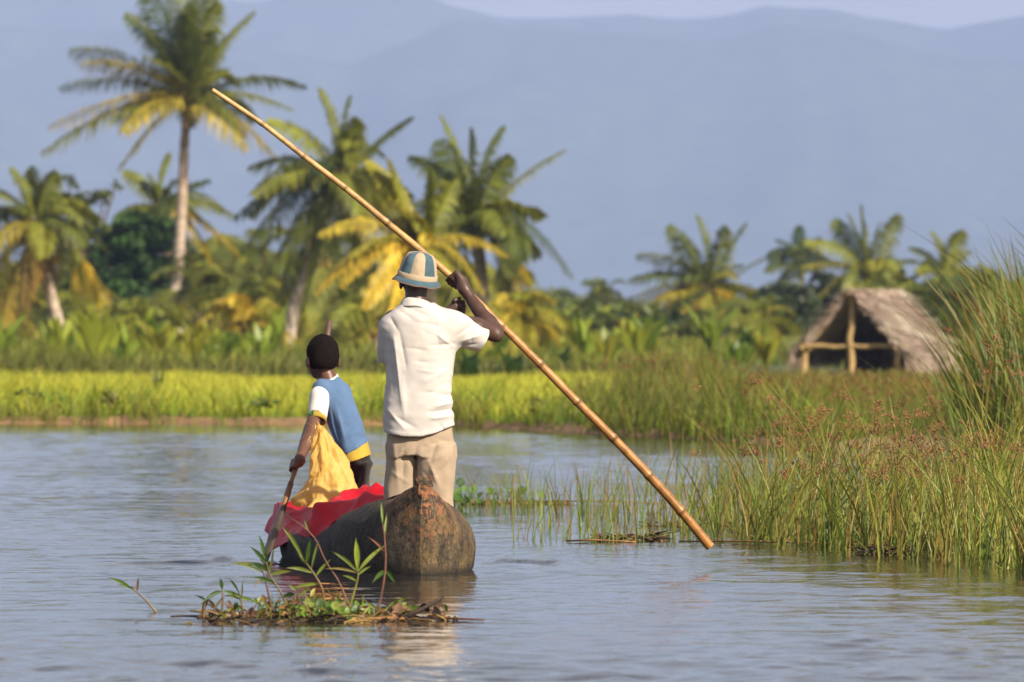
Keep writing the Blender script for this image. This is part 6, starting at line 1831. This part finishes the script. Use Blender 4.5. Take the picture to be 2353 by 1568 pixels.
def hyacinth(px, py, n, sprd, h, label, big=0.03):
    c0 = wp(px, py)
    root = empty('water_hyacinth', c0); tag(root, label, 'water plant')
    for q in range(n):
        b_ = c0 + np.array([random.gauss(0, sprd), random.gauss(0, sprd * 1.5), 0])
        hh = h * random.uniform(0.4, 1.0)
        tp = b_ + np.array([random.gauss(0, 0.04), random.gauss(0, 0.04), hh])
        mb = MB(); tube(mb, bez(b_ + [0, 0, -0.02], b_ + [0, 0, hh * 0.5], tp, 4), [0.006, 0.006, 0.004, 0.003], 4, (0.12, 0.17, 0.03), cap=False)
        round_leaf(mb, tp, big * random.uniform(0.7, 1.3), (random.gauss(0.3, 0.5), -0.6 + random.gauss(0, .4), 0.6), np.array([0.06, 0.12, 0.02]) * random.uniform(0.8, 2.0))
        mb.build('leaf', PLANT, root)
hyacinth(1060, 1172, 14, 0.10, 0.13, 'clump of round-leaved water hyacinth touching the canoe stern')
hyacinth(1180, 1150, 16, 0.16, 0.10, 'patch of water hyacinth in the thin reeds right of the canoe')
hyacinth(2085, 1268, 14, 0.12, 0.09, 'water hyacinth sprouting from the dark debris at the foot of the reed bed', 0.022)
hyacinth(2010, 1262, 10, 0.10, 0.08, 'small hyacinth clump left of the dark debris in the reed bed', 0.02)
root = empty('water_hyacinth', wp(1056, 1168)); tag(root, 'single upright dark hyacinth leaf beside the canoe', 'water plant')
mb = MB(); q = wp(1056, 1168); tube(mb, bez(q, q + [0.01, 0, .1], P(1058, 1112, q[1]), 5), 0.005, 5, (0.1, 0.15, 0.03)); mb.build('stalk', PLANT, root)
mb = MB(); round_leaf(mb, P(1058, 1108, q[1]), 0.038, (0.3, -1, 0.3), (0.03, 0.075, 0.015)); mb.build('leaf', PLANT, root)
def debris(px, py, wpx, n, label, hh=0.05, cols=((0.10, 0.06, 0.03), (0.05, 0.035, 0.022), (0.26, 0.15, 0.06), (0.12, 0.13, 0.03))):
    c0 = wp(px, py); hw = wpx / 2 * c0[1] / FPX
    mb = MB()
    for q in range(n):
        a = c0 + np.array([random.uniform(-1, 1) * hw, random.gauss(0, hw * 0.5), random.uniform(-0.005, hh * 0.5)])
        d = np.array([random.gauss(0, 1), random.gauss(0, 0.8), random.gauss(0, 0.28)]); d = unit(d) * random.uniform(0.04, 0.16)
        e = a + d; e[2] = min(max(e[2], -0.01), hh)
        tube(mb, [a, (a + e) / 2 + [0, 0, random.uniform(0, 0.012)], e], [0.005, 0.006, 0.003], 4, np.array(random.choice(cols)) * random.uniform(0.7, 1.3), cap=False)
    o = mb.build('floating_debris', DEBRIS, None)
    tag(o, label, 'debris', kind='stuff')
debris(1455, 1243, 150, 110, 'brown floating straw heap left of the pole end', 0.06)
debris(2080, 1275, 200, 150, 'dark floating debris at the foot of the reed bed', 0.07, ((0.06, 0.045, 0.03), (0.035, 0.028, 0.02), (0.22, 0.13, 0.05), (0.10, 0.12, 0.03)))
debris(1180, 1160, 230, 120, 'thin line of floating straw among the reeds right of the canoe', 0.03)
debris(1600, 1210, 250, 110, 'floating straw between the reed tufts behind the pole', 0.03)
for a, e, lb in [((1560, 1249), (2000, 1256), 'long floating reed stem lying on the water right of the pole end'), ((1300, 1248), (1460, 1250), 'short floating reed stem left of the debris heap'), ((1180, 1156), (1520, 1160), 'floating reed stem far behind among the thin tufts')]:
    mb = MB(); p, q = wp(*a, 0.012), wp(*e, 0.012)
    tube(mb, [p, p * 0.6 + q * 0.4 + [0, 0, 0.008], q], [0.006, 0.007, 0.004], 6, (0.30, 0.16, 0.06)); o = mb.build('reed_straw', DEBRIS, None); tag(o, lb, 'plant stem')
for pts, lb in [([(1888, 1105), (1700, 870), (1640, 800)], None), ([(2080, 1260), (2010, 1030), (1935, 870)], 'long pale straw arching left out of the reed bed'), ([(2000, 1255), (2120, 1090), (2300, 1120)], 'bent brown straw drooping right inside the reed bed'), ([(1960, 1260), (1930, 1050), (1745, 860)], 'green blade with orange tip leaning far left over the reed bed')]:
    if lb is None: continue
    b_ = wp(pts[0][0], min(pts[0][1], 1262)); Y = b_[1]
    mb = MB(); sp = bez(b_, P(*pts[1], Y), P(*pts[2], Y), 12); tube(mb, sp, np.linspace(0.0055, 0.0018, 12), 5, np.array([[0.12, 0.14, 0.03]]) * np.linspace(1, 0.4, 12)[:, None] + np.array([[0.36, 0.22, 0.09]]) * np.linspace(0, 1, 12)[:, None])
    o = mb.build('reed_straw', REED, None); tag(o, lb, 'reed')

# ================================================================== FLOATING ISLAND IN FRONT
ic = wp(740, 1425)
IY = ic[1]
island = empty('floating_plant_island', ic)
tag(island, 'small floating island of grass shoots and dead stems in front of the canoe', 'floating plants')
ISL = leafmat('island_leaf', 0.30, 0.4, 0.45, 0.25, 10)
def IP(x, y, dy=0.0): return P(x, y, IY + dy)
mb = MB()
for q in range(420):
    x = random.triangular(425, 1050, 720); dep = random.gauss(0, 0.30)
    a = wp(x, 1422); a[1] += dep; a[2] = random.uniform(-0.012, 0.035) * (1 - abs(x - 720) / 360)
    d = unit([random.gauss(0, 1), random.gauss(0, 0.9), random.gauss(0, 0.3)]) * random.uniform(0.03, 0.14)
    e = a + d; e[2] = min(max(e[2], -0.012), 0.06)
    tube(mb, [a, (a + e) / 2 + [0, 0, random.uniform(-0.003, 0.012)], e], [0.004, 0.005, 0.003], 4, np.array(random.choice([(0.05, 0.032, 0.02), (0.09, 0.05, 0.026), (0.20, 0.11, 0.04), (0.28, 0.18, 0.05), (0.03, 0.022, 0.016), (0.14, 0.11, 0.025)])) * random.uniform(0.7, 1.3), cap=False)
o = mb.build('dead_stems', DEBRIS, island); o['kind'] = 'stuff'
# raft of roots and mud just proud of the water
mb = MB()
nu, nv = 60, 14; V = []
for i_ in range(nu):
    for j_ in range(nv):
        u = i_ / (nu - 1); v_ = j_ / (nv - 1)
        x = 425 + (1080 - 425) * u; half = 0.42 * math.sin(math.pi * min(1, max(0, u * 0.97 + 0.02))) ** 0.7
        p = wp(x, 1424); p[1] += (v_ * 2 - 1) * half
        p[2] = -0.012 + 0.034 * math.sin(math.pi * v_) * math.sin(math.pi * u) ** 0.6 * (0.7 + 0.6 * float(vnoise(u * 40, v_ * 9, 1)))
        V.append(p)
mb.add(V, [[i_ * nv + j_, (i_ + 1) * nv + j_, (i_ + 1) * nv + j_ + 1, i_ * nv + j_ + 1] for i_ in range(nu - 1) for j_ in range(nv - 1)], (0.045, 0.03, 0.018))
mb.build('root_raft', DEBRIS, island)
def shoot(pts, leaves, col=(0.17, 0.21, 0.035), stem=(0.24, 0.15, 0.06), r0=0.006, dy=0.0, parent=island, Yb=None):
    """a grass shoot: jointed stem and lance leaves (start t, tip dx, dy px, width)"""
    Yb = IY + dy if Yb is None else Yb
    sp = spline([P(x, y, Yb) for x, y in pts], 14)
    mb = MB(); tube(mb, sp, np.linspace(r0, r0 * 0.45, 14), 6, np.array(stem) * np.linspace(1, 1, 14)[:, None] * (1 - 0.25 * (np.arange(14) % 4 == 0))[:, None])
    so_ = mb.build('shoot', ISL, parent)
    for (t0, dx, dyy, wpx, *cc) in leaves:
        b_ = sp[int(round(t0 * 13))]; s = Yb / FPX
        e = b_ + np.array([dx * s, random.uniform(-0.05, 0.05), -dyy * s])
        L = np.linalg.norm(e - b_)
        m_ = (b_ + e) / 2 + np.array([0, 0, 0.14 * L])
        c_l = bez(b_, m_, e, 9)
        d = unit(e - b_); side = unit(np.cross(d, [0.25, 1, 0.15]))
        wd = wpx * s * 0.35 * np.array([0.25, 0.6, 0.9, 1.0, 0.95, 0.8, 0.55, 0.28, 0.02])
        V = np.concatenate([c_l - side * wd[:, None], c_l + np.array([0, 0.004, -0.002]), c_l + side * wd[:, None]])
        Fq = []
        for q in range(8): Fq += [[q, 9 + q, 10 + q, q + 1], [9 + q, 18 + q, 19 + q, 10 + q]]
        mb = MB(); mb.add(V, Fq, np.array(cc[0] if cc else col) * random.uniform(1.0, 1.5)); lo = mb.build('leaf', ISL, so_ if parent is island else parent)
LG = (0.20, 0.25, 0.035); DG = (0.05, 0.10, 0.02); PK = (0.24, 0.10, 0.07); BRN = (0.20, 0.11, 0.045)
shoot([(668, 1425), (650, 1370), (622, 1325), (612, 1290)], [(1.0, -18, -60, 15, DG), (0.95, -40, -42, 15, DG), (0.8, -46, -20, 20, DG), (0.85, -92, -8, 11, (0.2, 0.22, 0.04)), (0.7, 10, -70, 8), (0.7, 52, -8, 13), (0.55, -55, -14, 14, DG)], stem=(0.26, 0.19, 0.07))
shoot([(628, 1425), (618, 1370), (608, 1325), (600, 1305)], [(0.8, -60, -20, 9), (0.6, -28, 18, 7, BRN)], stem=PK)
shoot([(745, 1420), (742, 1360), (722, 1320), (700, 1290)], [(1.0, -58, -88, 14), (0.9, 10, -60, 16, (0.08, 0.15, 0.03)), (0.8, 18, -70, 8), (0.7, -64, -12, 12), (0.85, -30, -34, 15), (0.6, 36, -40, 10), (0.5, -70, 14, 12)], r0=0.007)
shoot([(806, 1405), (780, 1340), (748, 1290), (725, 1240), (690, 1205), (655, 1185)], [(0.7, -12, -30, 7), (0.95, -16, -18, 4, BRN)], stem=PK, r0=0.0055)
shoot([(792, 1425), (808, 1380), (822, 1330), (822, 1310)], [(1.0, -4, -75, 19, (0.24, 0.30, 0.04)), (0.95, -62, -48, 12), (0.9, 66, -62, 13), (0.85, -78, -10, 9, (0.22, 0.18, 0.05)), (0.8, 30, -20, 9), (0.6, -34, -14, 9)], stem=(0.28, 0.26, 0.06))
shoot([(862, 1415), (876, 1370), (886, 1300), (884, 1240), (880, 1205)], [(1.0, -4, -55, 9, (0.14, 0.2, 0.03)), (0.8, 6, -60, 8), (0.65, -46, -40, 7, PK), (0.5, -30, 30, 14, (0.08, 0.15, 0.03)), (0.5, 22, 26, 15, DG), (0.45, 26, 34, 13, DG)], stem=(0.28, 0.13, 0.08))
shoot([(508, 1420), (512, 1380), (510, 1355)], [(1.0, -4, -26, 14, DG), (0.9, -50, 30, 12, DG), (0.9, 60, 24, 12, (0.10, 0.15, 0.03)), (0.6, -30, 46, 9, (0.14, 0.10, 0.04))])
shoot([(468, 1422), (470, 1390), (478, 1375)], [(1.0, 26, -18, 10, DG), (0.9, -14, 34, 16, (0.09, 0.06, 0.03)), (0.9, 24, 30, 12, (0.1, 0.06, 0.03)), (0.8, -26, -12, 7, DG)])
shoot([(560, 1425), (556, 1390), (548, 1360)], [(1.0, -22, -30, 9, DG), (0.8, 34, 10, 12, (0.12, 0.18, 0.03)), (0.7, -40, -8, 10), (0.6, 4, -50, 6)])
shoot([(590, 1425), (600, 1400), (612, 1385)], [(1.0, 30, 12, 14, (0.10, 0.06, 0.03)), (0.9, 12, 40, 12, (0.16, 0.10, 0.04)), (0.6, -20, -14, 9)])
shoot([(700, 1425), (690, 1390), (684, 1360)], [(1.0, -24, -18, 9, (0.15, 0.2, 0.03)), (0.8, 26, -22, 9), (0.6, -34, 10, 9, PK)], stem=PK)
shoot([(905, 1425), (925, 1405), (940, 1395)], [(1.0, 34, 12, 20, (0.13, 0.20, 0.03)), (0.8, -14, 24, 18), (0.6, 20, 24, 12)])
shoot([(1020, 1425), (1022, 1405), (1018, 1388)], [(1.0, 10, 20, 18, (0.08, 0.17, 0.03)), (0.7, -18, -6, 9, BRN)], r0=0.004)
for q in range(46):
    x = random.triangular(440, 980, 700); y0 = 1424
    top = random.uniform(18, 66) * (1 - 0.5 * abs(x - 720) / 300)
    shoot([(x, y0), (x + random.uniform(-8, 8), y0 - top * 0.5), (x + random.uniform(-16, 16), y0 - top)],
          [(random.uniform(0.5, 1), random.uniform(-34, 34), random.uniform(-22, 22), random.uniform(8, 17), np.array(random.choice([LG, DG, (0.12, 0.18, 0.03), (0.22, 0.2, 0.04), BRN])) * random.uniform(0.8, 1.2)) for _ in range(random.randint(1, 3))],
          r0=0.0045, dy=random.uniform(-0.35, 0.35), stem=random.choice([(0.2, 0.2, 0.05), (0.25, 0.13, 0.05), (0.14, 0.17, 0.03)]))
for q in range(60):                                   # thin grass blades standing up all over the raft
    x = random.triangular(440, 960, 720); b_ = wp(x, 1423); b_[1] += random.uniform(-0.3, 0.3); b_[2] = 0.0
    hh = random.uniform(0.05, 0.16) * (1 - 0.5 * abs(x - 720) / 280)
    mb = MB(); c_ = np.array([random.choice([(0.20, 0.27, 0.035), (0.28, 0.30, 0.045), (0.11, 0.18, 0.03), (0.30, 0.20, 0.06)])])
    blades(mb, b_[None], np.array([[random.gauss(0, 0.5) * hh, random.gauss(0, 0.4) * hh, hh]]), np.array([random.uniform(0.005, 0.010)]), c_, 4, 1.8, c_ * 1.2, az=rng.normal(0, 0.5, 1))
    mb.build('grass_blade', ISL, island, smooth=False)
for q in range(34):                                   # round hyacinth leaves packed at the middle
    x = random.triangular(640, 900, 760); mb = MB()
    p = IP(x, 1424 - random.uniform(4, 42), random.uniform(-0.3, 0.1))
    round_leaf(mb, p, random.uniform(0.014, 0.028), (random.gauss(0.2, 0.6), -0.8, random.uniform(0.1, 0.9)), np.array(random.choice([(0.10, 0.19, 0.03), (0.16, 0.26, 0.035), (0.06, 0.12, 0.02), (0.22, 0.27, 0.05)])))
    tube(mb, [wp(x, 1424) + [0, 0, -0.01], p], [0.004, 0.003], 4, (0.14, 0.18, 0.03), cap=False)
    mb.build('round_leaf', ISL, island)
for q in range(22):                                   # curled dead leaves
    x = random.choice([random.uniform(470, 640), random.uniform(880, 1010), random.uniform(850, 960)]); mb = MB()
    p = IP(x, 1420 - random.uniform(2, 36), random.uniform(-0.25, 0.2))
    round_leaf(mb, p, random.uniform(0.012, 0.032), (random.gauss(0, 1), -0.8, random.gauss(0.2, 0.6)), np.array(random.choice([(0.16, 0.09, 0.05), (0.09, 0.055, 0.035), (0.22, 0.15, 0.10), (0.25, 0.12, 0.06)])))
    mb.build('dead_leaf', DEBRIS, island)
mb = MB(); tube(mb, spline([IP(930, 1420, -0.1), IP(965, 1402, -0.1), IP(1000, 1383, -0.08), IP(1020, 1370, -0.06)], 10), np.linspace(0.012, 0.006, 10), 7, (0.045, 0.03, 0.022)); mb.build('stick', DEBRIS, island)
mb = MB(); tube(mb, spline([IP(770, 1418, -0.2), IP(830, 1424, -0.2), IP(905, 1421, -0.2), IP(935, 1424, -0.2)], 10), np.linspace(0.008, 0.011, 10), 7, (0.34, 0.17, 0.06)); mb.build('stick', DEBRIS, island)
mb = MB(); tube(mb, spline([wp(985, 1424, 0.006), wp(1050, 1426, 0.008), wp(1112, 1427, 0.004)], 8), np.linspace(0.008, 0.004, 8), 6, (0.16, 0.07, 0.035)); mb.build('stick', DEBRIS, island)
mb = MB(); tube(mb, spline([wp(392, 1420, 0.006), wp(440, 1420, 0.008), wp(500, 1422, 0.004)], 8), np.linspace(0.004, 0.009, 8), 6, (0.05, 0.035, 0.025)); mb.build('stick', DEBRIS, island)
# the stray shoot to the left of it
s0 = wp(362, 1409)
stray = empty('grass_shoot', s0)
tag(stray, 'lone grass shoot leaning left out of open water, left of the floating island', 'grass shoot')
shoot([(362, 1411), (340, 1385), (316, 1362), (300, 1352)], [(0.95, -58, -26, 12, (0.12, 0.19, 0.035)), (1.0, -28, -8, 8, (0.15, 0.2, 0.04)), (0.7, 4, -34, 9, (0.17, 0.10, 0.05)), (0.8, -16, -10, 8, LG)], stem=(0.30, 0.20, 0.08), parent=stray, Yb=s0[1])

# ================================================================== HAZE
bm = bmesh.new(); bmesh.ops.create_cube(bm, size=1.0)
for v in bm.verts: v.co = Vector((v.co.x * 45000, 9700 + v.co.y * 22400, (-3.0 if v.co.z < 0 else 720.0)))
me = bpy.data.meshes.new('haze'); bm.to_mesh(me); bm.free()
m = bpy.data.materials.new('humid_air'); m.use_nodes = True; t = m.node_tree
t.nodes.remove(t.nodes['Principled BSDF'])
pv = t.nodes.new('ShaderNodeVolumePrincipled')
pv.inputs['Color'].default_value = (0.46, 0.60, 1.0, 1)
pv.inputs['Density'].default_value = 1.05e-4
pv.inputs['Anisotropy'].default_value = -0.2
t.links.new(pv.outputs['Volume'], t.nodes['Material Output'].inputs['Volume'])
hz_o = link('haze', me, None, m)
tag(hz_o, 'pale blue humid air over the river plain', 'haze', kind='stuff')
